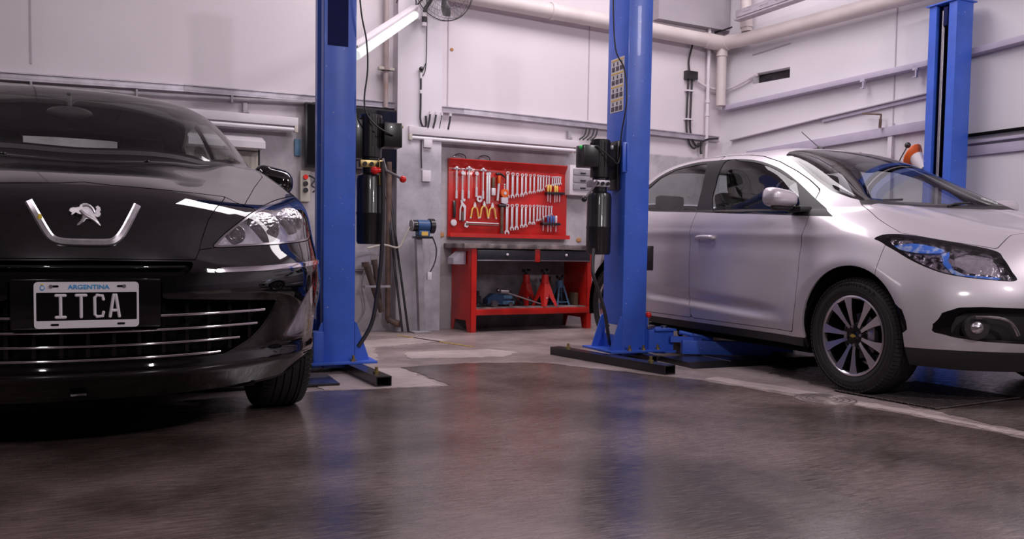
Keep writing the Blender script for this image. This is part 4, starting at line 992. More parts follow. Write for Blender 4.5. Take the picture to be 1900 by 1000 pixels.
TOOLS = {
 'bars': [(0.078, 1.482, 1.194), (0.138, 1.442, 1.182), (0.202, 1.49, 1.199), (0.28, 1.445, 1.215), (0.348, 1.483, 1.201), (0.391, 1.441, 1.157), (0.414, 1.447, 1.16)],
 'up': [(0.612, 1.468, 1.216), (0.667, 1.461, 1.219), (0.717, 1.459, 1.231), (0.769, 1.457, 1.238), (0.81, 1.459, 1.255), (0.858, 1.456, 1.267), (0.901, 1.459, 1.274), (0.944, 1.456, 1.287), (0.973, 1.452, 1.293), (1.004, 1.454, 1.303), (1.037, 1.453, 1.337), (1.067, 1.452, 1.349), (1.104, 1.449, 1.351), (1.128, 1.45, 1.357), (1.15, 1.452, 1.363), (1.172, 1.453, 1.364), (1.195, 1.451, 1.371)],
 'low': [(0.612, 1.166, 0.872), (0.666, 1.163, 0.914), (0.716, 1.17, 0.92), (0.772, 1.162, 0.942), (0.814, 1.163, 0.948), (0.86, 1.165, 0.975), (0.902, 1.166, 0.976), (0.941, 1.168, 1.008), (0.972, 1.164, 1.014), (1.004, 1.165, 1.025), (1.037, 1.163, 1.047), (1.071, 1.162, 1.053), (1.1, 1.163, 1.07)],
 'sdy': [(1.045, 1.363, 1.203), (1.073, 1.365, 1.194), (1.124, 1.362, 1.196), (1.148, 1.358, 1.202), (1.177, 1.354, 1.203)],
 'sdb': [(0.997, 1.061, 0.921), (1.051, 1.068, 0.912), (1.085, 1.069, 0.913), (1.114, 1.07, 0.966), (1.142, 1.071, 0.914)],
 'rack1a': (1.028, 1.285),
 'rack1b': (1.23, 1.287),
 'rack2a': (0.986, 0.989),
 'rack2b': (1.187, 0.983),
 'hook0': (0.003, 1.461),
 'hook1': (0.481, 1.451),
 'brush': (0.46, 1.405),
 'brushb': (0.46, 1.235),
 'ham': (0.516, 1.443),
 'hamb': (0.499, 1.191),
 'orange': (0.518, 1.418),
 'orangeb': (0.519, 1.353),
 'tape': (0.573, 1.27),
 'tapeb': (0.565, 1.194),
 'mallet': (0.549, 1.153),
 'malletb': (0.554, 0.881),
 'blk': (0.063, 1.174),
 'blkb': (0.062, 1.017),
 'rnd': (0.061, 0.976),
 'adj': (0.141, 1.197),
 'adjb': (0.144, 1.0),
 'pl1': (0.268, 1.167),
 'pl1b': (0.27, 1.019),
 'pl2': (0.365, 1.181),
 'pl2b': (0.368, 1.025),
 'pl3': (0.45, 1.169),
 'pl3b': (0.452, 1.021),
 'ring': (0.319, 1.199),
 'bh0': (0.182, 0.97),
 'bh1': (0.518, 0.966),
 'wt': (0.183, 0.957),
 'box1': (0.705, 1.767),
}
# ================================================================== ROOM
class Frame:
    def __init__(self, ox, oy, rz): self.o = Vector((ox, oy, 0)); self.rz = rz; self.ex = Vector((cos(rz), sin(rz), 0)); self.n = Vector((sin(rz), -cos(rz), 0))
    def P(self, s, d, z=0): q = self.o+self.ex*s+self.n*d; return (q.x, q.y, z)
    def root(self, name, s, d, z, label, cat, group=None): return empty(name, self.P(s, d, z), self.rz, label, cat, group)
    def one(self, name, mb, mats, s, d, z, label=None, cat=None, group=None, kind=None, smooth=35):
        o = mb.build(name, mats, None, smooth, label, cat, group, kind); o.location = self.P(s, d, z); o.rotation_euler = (0, 0, self.rz); return o
BW = Frame(2.6, 7.5, .0859416)      # back wall: s to the right, d into the room (local -y)
RW = Frame(5.85, 7.78, -1.3788101)  # right wall: s towards the camera

def wall_mat(name, white, grey, zsplit, soft=.01):
    m = mat(name, white, rough=.75, var=.08, scale=1.3, bump=.06, bscale=25)
    nt = m.node_tree; L = nt.links; b = nt.nodes['Principled BSDF']
    src = b.inputs['Base Color'].links[0].from_socket
    g = nt.nodes.new('ShaderNodeNewGeometry'); sp = nt.nodes.new('ShaderNodeSeparateXYZ'); L.new(g.outputs['Position'], sp.inputs[0])
    n = nt.nodes.new('ShaderNodeTexNoise'); n.inputs['Scale'].default_value = 3.5; n.inputs['Detail'].default_value = 8; n.inputs['Roughness'].default_value = .7
    cr = nt.nodes.new('ShaderNodeValToRGB'); cr.color_ramp.elements[0].position = .35; cr.color_ramp.elements[1].position = .65
    cr.color_ramp.elements[0].color = (*[c*.72 for c in grey], 1); cr.color_ramp.elements[1].color = (*[c*1.15 for c in grey], 1)
    tc = nt.nodes.new('ShaderNodeTexCoord'); L.new(tc.outputs['Object'], n.inputs['Vector']); L.new(n.outputs['Fac'], cr.inputs[0])
    mr = nt.nodes.new('ShaderNodeMapRange'); mr.inputs['From Min'].default_value = zsplit-soft; mr.inputs['From Max'].default_value = zsplit+soft
    ad = nt.nodes.new('ShaderNodeMath'); ad.operation = 'MULTIPLY_ADD'; ad.inputs[1].default_value = .03
    L.new(n.outputs['Fac'], ad.inputs[0]); L.new(sp.outputs['Z'], ad.inputs[2]); L.new(ad.outputs[0], mr.inputs['Value'])
    mx = nt.nodes.new('ShaderNodeMix'); mx.data_type = 'RGBA'; L.new(mr.outputs[0], mx.inputs[0]); L.new(cr.outputs[0], mx.inputs[6]); L.new(src, mx.inputs[7])
    L.new(mx.outputs[2], b.inputs['Base Color']); return m
M['wall'] = wall_mat('painted_back_wall', (.70, .63, .665), (.46, .42, .445), 1.76)
M['wallr'] = wall_mat('painted_right_wall', (.74, .70, .74), (.52, .47, .54), 1.02, .02)
M['pillar'] = wall_mat('painted_pillar', (.72, .66, .71), (.44, .41, .45), 1.62, .05)
M['fascia'] = mat('grey_fascia', (.42, .38, .42), rough=.9, var=.15, scale=2)
M['ceil'] = mat('ceiling_paint', (.68, .62, .67), rough=.9, var=.15, scale=2)
def floor_mat(name, c1, c2, rough, rv, spec=.5, c3=None):
    m = mat(name, c1, rough=rough, col2=c2, scale=1.6, bump=.12, bscale=7, rvar=rv, lo=.38, hi=.62, detail=12, spec=spec)
    nt = m.node_tree; L = nt.links; b = nt.nodes['Principled BSDF']; src = b.inputs['Base Color'].links[0].from_socket
    # fine scratches and specks
    tc = nt.nodes.new('ShaderNodeTexCoord'); mp = nt.nodes.new('ShaderNodeMapping'); mp.inputs['Scale'].default_value = (1.0, 9.0, 1); mp.inputs['Rotation'].default_value = (0, 0, .5)
    n = nt.nodes.new('ShaderNodeTexNoise'); n.inputs['Scale'].default_value = 9; n.inputs['Detail'].default_value = 10; n.inputs['Roughness'].default_value = .75
    L.new(tc.outputs['Object'], mp.inputs[0]); L.new(mp.outputs[0], n.inputs['Vector'])
    cr = nt.nodes.new('ShaderNodeValToRGB'); cr.color_ramp.elements[0].position = .36; cr.color_ramp.elements[1].position = .66
    cr.color_ramp.elements[0].color = (.45, .43, .43, 1); cr.color_ramp.elements[1].color = (1.35, 1.33, 1.32, 1)
    mx = nt.nodes.new('ShaderNodeMix'); mx.data_type = 'RGBA'; mx.blend_type = 'MULTIPLY'; mx.inputs[0].default_value = .85
    L.new(n.outputs['Fac'], cr.inputs[0]); L.new(src, mx.inputs[6]); L.new(cr.outputs[0], mx.inputs[7]); L.new(mx.outputs[2], b.inputs['Base Color'])
    n3 = nt.nodes.new('ShaderNodeTexNoise'); n3.inputs['Scale'].default_value = 14; n3.inputs['Detail'].default_value = 8; L.new(mp.outputs[0], n3.inputs['Vector'])
    m3 = nt.nodes.new('ShaderNodeMapRange'); m3.inputs['To Min'].default_value = max(.03, rough-rv); m3.inputs['To Max'].default_value = rough+rv
    m3.inputs['From Min'].default_value = .3; m3.inputs['From Max'].default_value = .7
    L.new(n3.outputs['Fac'], m3.inputs['Value']); L.new(m3.outputs[0], b.inputs['Roughness'])
    return m
M['floor'] = floor_mat('worn_concrete', (.42, .34, .335), (.21, .165, .16), .42, .16)
M['coat'] = floor_mat('dark_floor_coating', (.195, .145, .135), (.070, .050, .044), .235, .11, spec=.8)
M['slab'] = floor_mat('pale_concrete', (.56, .47, .46), (.38, .31, .30), .5, .15)

b = MB(); b.add([(-9, -8, 0), (12, -8, 0), (12, 10, 0), (-9, 10, 0)], [(0, 1, 2, 3)]); b.add([(-9, -8, -.2), (12, -8, -.2), (12, 10, -.2), (-9, 10, -.2)], [(3, 2, 1, 0)])
b = MB(); b.box(-9, 12, -8, 10, -.2, 0); b.build('floor', M['floor'], kind='structure')
def wobble(pts, amp=.018, k=8, seed=1):
    rnd = random.Random(seed); out = []; n = len(pts)
    for i in range(n):
        a, c = Vector(pts[i]), Vector(pts[(i+1) % n]); L_ = (c-a).length; m = max(1, min(k*6, int(L_/.06)))
        for j in range(m):
            q = a.lerp(c, j/m); out.append((q.x+rnd.uniform(-amp, amp), q.y+rnd.uniform(-amp, amp)))
    return out
coat = [(-8.9, -7.9), (11.9, -7.9), (11.9, -2.0), (5.2, -1.2), (3.55, 1.0), (3.36, 2.1), (3.30, 2.85), (3.16, 3.47), (3.0, 4.09), (2.62, 4.77), (2.44, 5.08), (1.95, 5.2), (1.84, 5.20), (1.50, 5.12), (1.56, 4.36), (.85, 4.40), (-.2, 4.30), (-3, 4.3), (-8.9, 4.3)]
b = MB(); b.prism(wobble(coat), 0.0, .003, 'xy'); b.build('floor', M['coat'], None, 0, kind='structure')
for i, poly in enumerate(([(1.68, 5.50), (2.30, 5.44), (2.52, 5.62), (2.40, 5.86), (1.74, 5.88)], [(1.05, 5.5), (1.45, 5.5), (1.6, 6.2), (2.3, 6.5), (2.2, 6.8), (1.2, 6.6)], [(3.05, 4.15), (3.2, 3.50), (3.34, 2.9), (3.40, 2.2), (3.47, 2.2), (3.42, 2.9), (3.34, 3.5), (3.2, 4.2)], [(.9, 4.42), (1.53, 4.38), (1.49, 5.1), (1.25, 5.15), (1.2, 5.4), (.8, 5.4)])):
    b = MB(); b.prism(wobble(poly, .02, seed=i+5), 0.0, .0025+.0005*(i % 2), 'xy'); b.build('floor', M['slab'], None, 0, kind='structure')
b = MB(); b.prism(wobble([(3.52, 3.35), (3.48, 2.2), (11, -1), (11.5, 2.0), (5.6, 2.6), (5.5, 4.4), (3.9, 4.5), (3.6, 4.2)], .03, seed=9), 0, .0022, 'xy'); b.build('floor', M['stainfl'] if 'stainfl' in M else M['coat2'] if 'coat2' in M else floor_mat('oily_concrete', (.20, .155, .145), (.08, .06, .055), .28, .14), None, 0, kind='structure')
M['yellow'] = mat('worn_yellow_paint', (.55, .36, .09), rough=.6, var=.6, scale=30)
b = MB(); b.prism([(2.00, 7.0), (2.03, 7.02), (2.34, 6.06), (2.31, 6.05)], 0, .003, 'xy'); b.build('trim_1', M['yellow'], None, 0, kind='structure')

def wallbox(frame, s0, s1, z0, z1, th=.25, holes=()):
    b = MB(); b.box(s0, s1, 0, th, z0, z1); return b
BW.one('wall_back', wallbox(BW, -9, 3.27, 0, 4.3), M['wall'], 0, 0, 0, kind='structure')
# right wall with the small high opening cut through
b = MB(); h0, h1, hz0, hz1 = .42, .885, 2.50, 2.605
b.box(-.3, h0, 0, .25, 0, 4.3); b.box(h1, 14.0, 0, .25, 0, 4.3); b.box(h0, h1, 0, .25, 0, hz0); b.box(h0, h1, 0, .25, hz1, 4.3); b.box(h0, h1, .20, .25, hz0, hz1)
RW.one('wall_right', b, M['wallr'], 0, 0, 0, kind='structure')
M['darkpane'] = mat('dark_pane', (.035, .028, .035), rough=.15, var=.3)
b = MB(); b.box(.43, .875, 0, .01, 2.505, 2.60); RW.one('window_1', b, M['darkpane'], 0, -.09, 0, kind='structure')
b = MB(); b.box(-9, 12, -8, 9.5, 4.3, 4.45); b.build('ceiling', M['ceil'], kind='structure')
b = MB(); b.box(-9.2, -9, -8, 9.5, 0, 4.3); b.build('wall_left', M['wall'], kind='structure')
# pillar, fascia
b = MB(); b.box(-.52, -.10, -.12, 0, 0, 4.3); BW.one('trim_2', b, M['pillar'], 0, 0, 0, kind='structure')
b = MB(); b.box(2.3, 3.25, -.10, 0, 3.11, 4.3); BW.one('trim_3', b, M['fascia'], 0, 0, 0, kind='structure')
M['seam'] = mat('panel_seam', (.46, .40, .45), rough=.8, var=.1)
k = 4
for fr_, s, z0, z1 in ((BW, 1.53, 2.03, 3.0), (BW, .006, 2.03, 4.2), (RW, 2.022, 1.75, 4.2), (BW, -3.3, 2.03, 4.2)):
    b = MB(); b.box(-.006, .006, -.004, 0, z0, z1); fr_.one('trim_%d' % k, b, M['seam'], s, 0, 0, kind='structure'); k += 1
for s0, s1, z0, z1, th in ((.41, .885, 2.79, 2.80, .01),):
    b = MB(); b.obox(((s0+s1)/2, -.005, 2.82), ((s1-s0)/2, 0, .017), (0, .005, 0), (0, 0, .006)); RW.one('trim_%d' % k, b, M['seam'], 0, 0, 0, kind='structure'); k += 1
# panelled ledges of the right wall
M['lilac'] = mat('lilac_ledge_shade', (.50, .44, .56), rough=.6, var=.1)  # purple shade of the ledge underside put into the colour
def ledge(fr_, pts, hh, dd, m, kname, z_off=0):
    b = MB()
    for (s0, z0), (s1, z1) in zip(pts[:-1], pts[1:]): b.obox(((s0+s1)/2, -dd/2, (z0+z1)/2), ((s1-s0)/2, 0, (z1-z0)/2), (0, dd/2, 0), (0, 0, hh/2), .004)
    fr_.one(kname, b, m, 0, 0, 0, kind='structure')
ledge(RW, [(.10, 2.28), (2.375, 2.385), (4.5, 2.56)], .05, .10, M['lilac'], 'trim_20')
ledge(RW, [(.17, 1.935), (1.3, 2.045), (2.384, 2.14)], .012, .05, M['seam'], 'trim_21')
ledge(RW, [(1.3, 2.03), (2.42, 2.13)], .05, .03, M['lilac'], 'trim_22')
ledge(RW, [(.40, 1.76), (2.36, 1.865)], .085, .05, M['lilac'], 'trim_23')
ledge(RW, [(2.70, 1.74), (4.5, 1.80)], .02, .06, M['gap'], 'trim_24')
ledge(RW, [(2.70, 1.68), (4.5, 1.74)], .025, .05, M['lilac'], 'trim_25')
ledge(RW, [(2.70, 1.61), (4.5, 1.66)], .08, .03, M['lilac'], 'trim_26')
b = MB(); b.box(-.02, .02, -.04, 0, 1.10, 1.92); RW.one('trim_27', b, M['wallr'], 2.02, 0, 0, kind='structure')

# ================================================================== PIPES, RAILS, CABLES
M['galv'] = mat('galvanised_steel', (.55, .50, .56), rough=.4, metal=.55, var=.25, scale=14)
M['pvc'] = mat('cream_pipe', (.66, .58, .57), rough=.45, var=.12, scale=5)
M['cable'] = mat('black_cable', (.03, .026, .03), rough=.5, var=.2)
M['rust'] = mat('rusty_pipe', (.20, .125, .10), rough=.7, var=.5, scale=12)
M['darkrust'] = mat('dark_rusty_pipe', (.11, .07, .06), rough=.7, var=.5, scale=14)
M['greypipe'] = mat('grey_pipe', (.36, .33, .36), rough=.5, var=.3, scale=10)
M['redp'] = mat('red_paint', (.62, .018, .012), rough=.32, var=.25, scale=6, coat=.3)
M['worn'] = mat('worn_worktop', (.33, .26, .25), rough=.5, col2=(.10, .08, .08), scale=9, lo=.4, hi=.62)
M['drawer'] = mat('charcoal_drawer', (.028, .028, .038), rough=.35, var=.35, scale=9)
M['tube'] = mat('dead_fluorescent_tube', (.78, .74, .78), rough=.3, var=.03)
M['lit'] = mat('lit_fluorescent_tube', (.9, .9, .9), rough=.3, emit=(.95, 1.0, .97), estr=TUBE)
M['screen'] = mat('black_screen', (.008, .007, .009), rough=.12, spec=.5, var=.1)
M['socket'] = mat('white_plastic', (.70, .64, .68), rough=.4, var=.05)
M['cream'] = mat('cream_plastic', (.58, .53, .46), rough=.5, var=.1)
M['bluep'] = mat('blue_lift_paint', (.052, .145, .70), rough=.38, var=.18, scale=5, coat=.10, bump=.01, bscale=180)
M['navy'] = mat('navy_patch_paint', (.012, .016, .085), spec=.15, rough=.8, var=.2, scale=20)
M['blackp'] = mat('black_machine_paint', (.018, .015, .018), rough=.30, var=.3, scale=30, coat=.2)
M['redk'] = mat('red_knob', (.80, .02, .015), rough=.25, var=.05)
M['brass'] = mat('brassy_bolt', (.50, .38, .16), rough=.35, metal=.9, var=.2)
M['bstand'] = mat('faded_blue_paint', (.10, .22, .36), rough=.5, var=.3, scale=20)
M['orange'] = mat('orange_plastic', (.85, .14, .02), rough=.4, var=.1)
M['wood'] = mat('old_wood', (.20, .13, .08), rough=.8, var=.5, scale=14)
M['greenp'] = mat('green_indicator', (.05, .75, .15), rough=.3, var=.05)
M['ydec'] = mat('decal_yellow', (.80, .50, .10), rough=.5, var=.05)
M['ddec'] = mat('decal_grey_picture', (.12, .09, .12), rough=.5, var=.6, scale=60, lo=.45, hi=.55)
M['toolc'] = mat('chrome_vanadium', (.80, .76, .79), rough=.4, metal=.35, var=.15, scale=40)

def speckle(m, col, scale=55, th=.73):
    nt = m.node_tree; L = nt.links; b = nt.nodes['Principled BSDF']; src = b.inputs['Base Color'].links[0].from_socket
    tc = nt.nodes.new('ShaderNodeTexCoord'); n = nt.nodes.new('ShaderNodeTexNoise'); n.inputs['Scale'].default_value = scale; n.inputs['Detail'].default_value = 3
    cr = nt.nodes.new('ShaderNodeValToRGB'); cr.color_ramp.elements[0].position = th; cr.color_ramp.elements[1].position = th+.02
    mx = nt.nodes.new('ShaderNodeMix'); mx.data_type = 'RGBA'; mx.inputs[7].default_value = (*col, 1)
    L.new(tc.outputs['Object'], n.inputs['Vector']); L.new(n.outputs['Fac'], cr.inputs[0]); L.new(cr.outputs[0], mx.inputs[0]); L.new(src, mx.inputs[6]); L.new(mx.outputs[2], b.inputs['Base Color'])
speckle(M['bluep'], (.45, .45, .60)); speckle(M['redp'], (.30, .20, .18), 40, .72)
def railseg(pts, hh, dd, name, m, label, cat, lip=True):
    b = MB()
    for (s0, z0), (s1, z1) in zip(pts[:-1], pts[1:]):
        b.obox(((s0+s1)/2, -dd/2, (z0+z1)/2), ((s1-s0)/2, 0, (z1-z0)/2), (0, dd/2, 0), (0, 0, hh/2), .003)
        if lip:
            for sg in (-1, 1): b.obox(((s0+s1)/2, -dd-.004, (z0+z1)/2+sg*hh*.42), ((s1-s0)/2, 0, (z1-z0)/2), (0, .006, 0), (0, 0, hh*.09), .002)
    return BW.one(name, b, m, 0, .012, 0, label, cat)
railseg([(-5.5, 1.86), (-3.49, 1.918), (-2.26, 1.955), (.15, 1.990), (1.73, 1.975), (3.2, 1.958)], .058, .035, 'cable_tray', M['galv'], 'long galvanised cable tray running the length of the back wall', 'cable tray')
b = MB(); b.tube([(-5.5, -.05, 1.79), (-3.49, -.05, 1.856), (-2.42, -.05, 1.882), (-1.25, -.05, 1.934)], .016, 10)
for s, z in ((-1.9, 1.905), (-2.6, 1.878), (-3.3, 1.862)): b.box(s-.008, s+.008, -.075, 0, z-.03, z+.03, .003)
BW.one('conduit_pipe', b, M['greypipe'], 0, 0, 0, 'thin grey conduit just under the cable tray behind the black car', 'pipe')
b = MB(); b.cyl((0, 0, 1.95), (0, 0, 4.29), .022, n=14); b.cyl((0, 0, 2.27), (0, 0, 2.295), .04, n=14)
BW.one('vertical_pipe', b, mat('stained_pipe', (.42, .33, .33), rough=.6, col2=(.30, .17, .12), scale=3, lo=.3, hi=.5), -.607, .06, 0, 'rust stained vertical pipe rising beside the hanging tube lamp', 'pipe')
b = MB(); b.box(-.07, .07, -.02, .03, 2.27, 2.295, .003); BW.one('pipe_clamp', b, M['cream'], -.607, .07, 0, 'small rusty clamp across the vertical pipe', 'clamp')
b = MB(); b.tube([(0, 0, 1.48), (0, 0, .8), (0, 0, .16), (.012, -.015, .105), (.045, -.05, .08), (.075, -.085, .072)], .024, 14, smooth=4); b.cyl((.050, -.056, .078), (.080, -.092, .071), .031, .031, 16)
BW.one('drain_pipe', b, M['rust'], -.585, .10, 0, 'rusty downpipe ending in an elbow above the floor', 'pipe')
# thick extraction pipe
b = MB(); b.tube([(-.2, 0, 3.01), (1.67, 0, 2.985), (2.95, 0, 2.965)], .072, 20); b.cyl((1.0, 0, 2.995), (1.05, 0, 2.995), .08, n=20)
o = BW.one('extraction_pipe', b, M['pvc'], 0, .12, 0, 'thick cream pipe along the top of the back wall', 'pipe')
b = MB(); b.tube([(2.9, 0, 2.965), (3.02, 0, 2.96), (3.12, 0, 2.96)], .080, 20); b.cyl((3.14, 0, 2.98), (3.14, 0, 2.30), .052, n=18); b.cyl((3.14, 0, 2.9), (3.14, 0, 2.82), .062, n=18)
BW.one('pipe_junction', b, M['pvc'], 0, .12, 0, 'cream pipe junction in the corner with a branch going down', 'pipe')
b = MB(); b.tube([(.10, 0, 2.96), (.5, 0, 2.945), (2.0, 0, 2.975), (5, 0, 3.03)], .072, 20); b.tube([(.02, 0, 2.95), (.2, 0, 2.955)], .08, 20)
RW.one('extraction_pipe', b, M['pvc'], 0, .13, 0, 'thick cream pipe along the top of the right wall', 'pipe')
b = MB(); b.cyl((.43, 0, 3.02), (.36, 0, 4.2), .055, n=18); b.cyl((.425, 0, 3.06), (.42, 0, 3.16), .064, n=18)
RW.one('extraction_pipe', b, M['pvc'], 0, .13, 0, 'cream pipe branch rising to the roof from the corner', 'pipe')
b = MB(); b.cyl((0, 0, 1.2), (0, 0, 4.2), .019, n=12)
for z in (2.19, 2.33, 2.9): b.cyl((0, 0, z), (0, 0, z+.03), .026, n=12)
BW.one('vertical_pipe', b, M['socket'], 3.02, .05, 0, 'thin white vertical pipe left of the corner', 'pipe')
b = MB(); b.tube([(2.83, -.03, 2.58), (2.95, -.03, 2.52), (3.1, -.03, 2.49), (3.2, -.03, 2.49)], .013, 8, smooth=4); BW.one('conduit_pipe', b, M['socket'], 0, .01, 0, 'thin white conduit leading right from the junction box', 'pipe')
b = MB(); b.tube([(-.1, -.04, 2.47), (.2, -.04, 2.50), (.46, -.04, 2.57)], .013, 8, smooth=4); b.cyl((.40, -.04, 2.56), (.50, -.04, 2.585), .02, n=10); RW.one('conduit_pipe', b, M['socket'], 0, .0, 0, 'thin white conduit reaching the small dark window', 'pipe')
b = MB(); b.tube([(.0, -.12, 3.09), (.3, -.12, 3.10), (.42, -.12, 3.11)], .010, 8); RW.one('cable', b, M['cable'], -.2, .0, 0, 'black cable above the pipe in the corner', 'cable')
# roof truss angle
b = MB(); b.obox((1.9, 0, 3.25), (1.45, 0, .09), (0, .03, 0), (0, 0, .035)); b.obox((1.9, 0, 3.19), (1.45, 0, .09), (0, .05, 0), (0, 0, .008))
for i in range(14): b.obox((.6+i*.2, 0, 3.18+.0125*i), (.055, 0, .003), (0, .034, 0), (0, 0, .014))
RW.one('roof_beam', b, M['galv'], 0, .30, 0, 'slotted steel channel under the roof above the right wall', 'beam')
# junction box and the cables
t = BW.root('junction_box', 2.80, 0, 2.60, 'dark grey junction box on the back wall with cables above and below', 'junction box')
b = MB(); b.box(-.075, .075, -.06, 0, -.045, .045, .008); b.build('box_body', M['blackp'], t)
b = MB(); b.tube([(-.02, -.03, .04), (-.025, -.02, .15), (0, -.03, .28), (.02, -.03, .37)], .010, 8, smooth=4); b.build('cable', M['cable'], t, 50)
for dx, lp in ((-.03, -.70), (.02, -.68)):
    b = MB(); b.tube([(dx, -.03, -.04), (dx-.01, -.03, -.3), (dx-.01, -.03, -.55), (dx+.03, -.03, lp), (dx+.10, -.03, lp-.06), (dx+.16, -.03, lp+.0)], .010, 8, smooth=5); b.build('cable', M['cable'], t, 50)
for z in (-.16, -.46):
    b = MB(); b.box(-.06, .04, -.045, 0, z-.008, z+.008, .002); b.build('cable_clip', M['socket'], t)
b = MB(); b.tube([(0, 0, 0), (.05, -.02, .03), (.10, -.02, .045), (.22, -.02, .06)], .011, 8); b.tube([(.02, 0, .02), (.0, -.01, -.06), (.005, -.01, -.12)], .014, 8)
BW.one('crank_handle', b, M['blackp'], 2.93, .06, 1.90, 'small dark crank handle hanging at the end of the cables', 'handle')
b = MB(); b.tube([(0, 0, 0), (.19, 0, -.03)], .008, 8); b.tube([(.19, 0, -.03), (.185, 0, -.08)], .008, 8); b.tube([(.185, 0, -.07), (.182, 0, -.15)], .013, 8)
RW.one('crank_handle', b, M['rust'], 1.763, .08, 2.03, 'rusty bent crank handle on the right wall', 'handle')
for s, z, lb in ((1.765, 2.335, 'white hook under the lilac ledge, the one further from the blue post'), (2.27, 2.36, 'white hook under the lilac ledge, the one beside the blue post')):
    b = MB(); b.box(-.025, .02, -.03, .0, -.02, .02); b.box(.0, .012, -.03, 0, -.07, -.01); b.box(-.02, .012, -.03, 0, -.08, -.07); RW.one('wall_hook', b, M['lilac'], s, .07, z, lb, 'hook', 'hooks under the ledge')
# warning lamp on the right wall
t = RW.root('hand_lamp', 2.33, .20, 1.60, 'orange and white hand lamp with a black knob hanging by the far blue post', 'lamp')
b = MB(); b.lathe([(.10, 0), (.105, .01), (.085, .035), (.04, .055)], 24, axis='x'); b.xf(Matrix.Rotation(.5, 4, 'Y')); b.build('lamp_rim', M['orange'], t, 40)
b = MB(); b.cyl((.04, -.01, -.02), (.13, -.02, -.13), .06, .045, 18); b.build('lamp_body', M['socket'], t, 40)
b = MB(); b.sphere((-.04, 0, .085), .026, 14, 8); b.build('knob', M['blackp'], t, 40)
b = MB(); b.tube([(-.04, 0, .08), (-.10, 0, -.02), (-.14, 0, -.12)], .005, 6); b.build('wire', M['cable'], t, 40)
b = MB(); b.box(0, .17, -.02, 0, -.012, .012, .003); RW.one('wall_bracket', b, M['wood'], 1.55, .0, 1.675, 'small brown bracket low on the right wall above the car roof', 'bracket')
b = MB(); b.sphere((0, 0, 0), .035, 14, 8, (1.4, 1, .6)); RW.one('wall_sensor', b, M['blackp'], 1.45, .04, 1.68, 'small black sensor on the right wall above the car roof', 'sensor')

# ------------------------------------------------------------------ lamps
def batten(frame, s0, s1, z, d, label, n_tube=1):
    t = frame.root('strip_light', (s0+s1)/2, d, z, label, 'lamp', 'unlit strip lights on the back wall'); L_ = (s1-s0)/2
    b = MB(); b.box(-L_, L_, -.05, .06, .005, .075, .006); b.build('lamp_housing', M['socket'], t)
    b = MB(); b.cyl((-L_+.03, -.03, -.022), (L_-.03, -.03, -.022), .017, n=14); b.build('tube', M['tube'], t, 40)
    for sg in (-1, 1):
        b = MB(); b.box(sg*(L_-.015)-.014, sg*(L_-.015)+.014, -.05, -.01, -.045, .008, .003); b.build('tube_holder', M['cream'], t)
    return t
batten(BW, -.42, 1.335, 1.725, .10, 'white unlit strip light above the red tool board')
batten(BW, -2.75, -1.39, 1.712, .10, 'white unlit strip light on the wall behind the black car')
b = MB(); b.box(-.04, .04, -.04, 0, -.04, .03, .004); BW.one('socket_box', b, M['socket'], -.24, .11, 1.665, 'small white box hanging under the left end of the strip light', 'box')
# slanting lit tube
t = empty('hanging_lamp', (0, 0, 0), 0, 'slanting lit fluorescent lamp hanging beside the left blue post', 'lamp')
A_ = Vector((2.235, 7.28, 2.765)); B_ = Vector((1.40, 6.0, 2.07)); dr = (B_-A_).normalized(); upv = Vector((0, 0, 1)); upv = (upv-dr*upv.dot(dr)).normalized(); sd_ = dr.cross(upv)
t.location = A_; 
def lampbox(c0, c1, w_, h_, off, name, m):
    b = MB(); c = (c0+c1)/2-A_+upv*off; b.obox(c, (c1-c0)/2, sd_*w_, upv*h_, .004); return b.build(name, m, t)
lampbox(A_, B_, .035, .010, .055, 'lamp_housing', M['socket'])
b = MB(); b.cyl(dr*.05-upv*.01, B_-A_-dr*.03-upv*.01, .034, n=16); b.build('tube', M['lit'], t, 40)
b = MB(); b.obox(-upv*.0, dr*.03, sd_*.035, upv*.05, .005); b.build('tube_holder', M['socket'], t)
b = MB(); b.tube([(0, 0, .05), (-.01, .02, .14), (-.12, .05, .16), (-.17, .02, .07)], .006, 6, smooth=4); b.tube([(0, 0, .05), (.05, .05, .12), (.10, .08, .16)], .006, 6); b.build('flex', M['cable'], t, 40)
bpy_l = bpy.data.lights.new('fluorescent_light', 'AREA'); bpy_l.shape = 'RECTANGLE'; bpy_l.size = 1.5; bpy_l.size_y = .04; bpy_l.energy = 14; bpy_l.color = (.95, 1, .98)
o = bpy.data.objects.new('fluorescent_light', bpy_l); COL.objects.link(o); o.parent = t; o.matrix_local = Matrix.Translation((A_+B_)/2-A_-upv*.03) @ Matrix(((dr.x, sd_.x, upv.x, 0), (dr.y, sd_.y, upv.y, 0), (dr.z, sd_.z, upv.z, 0), (0, 0, 0, 1)))
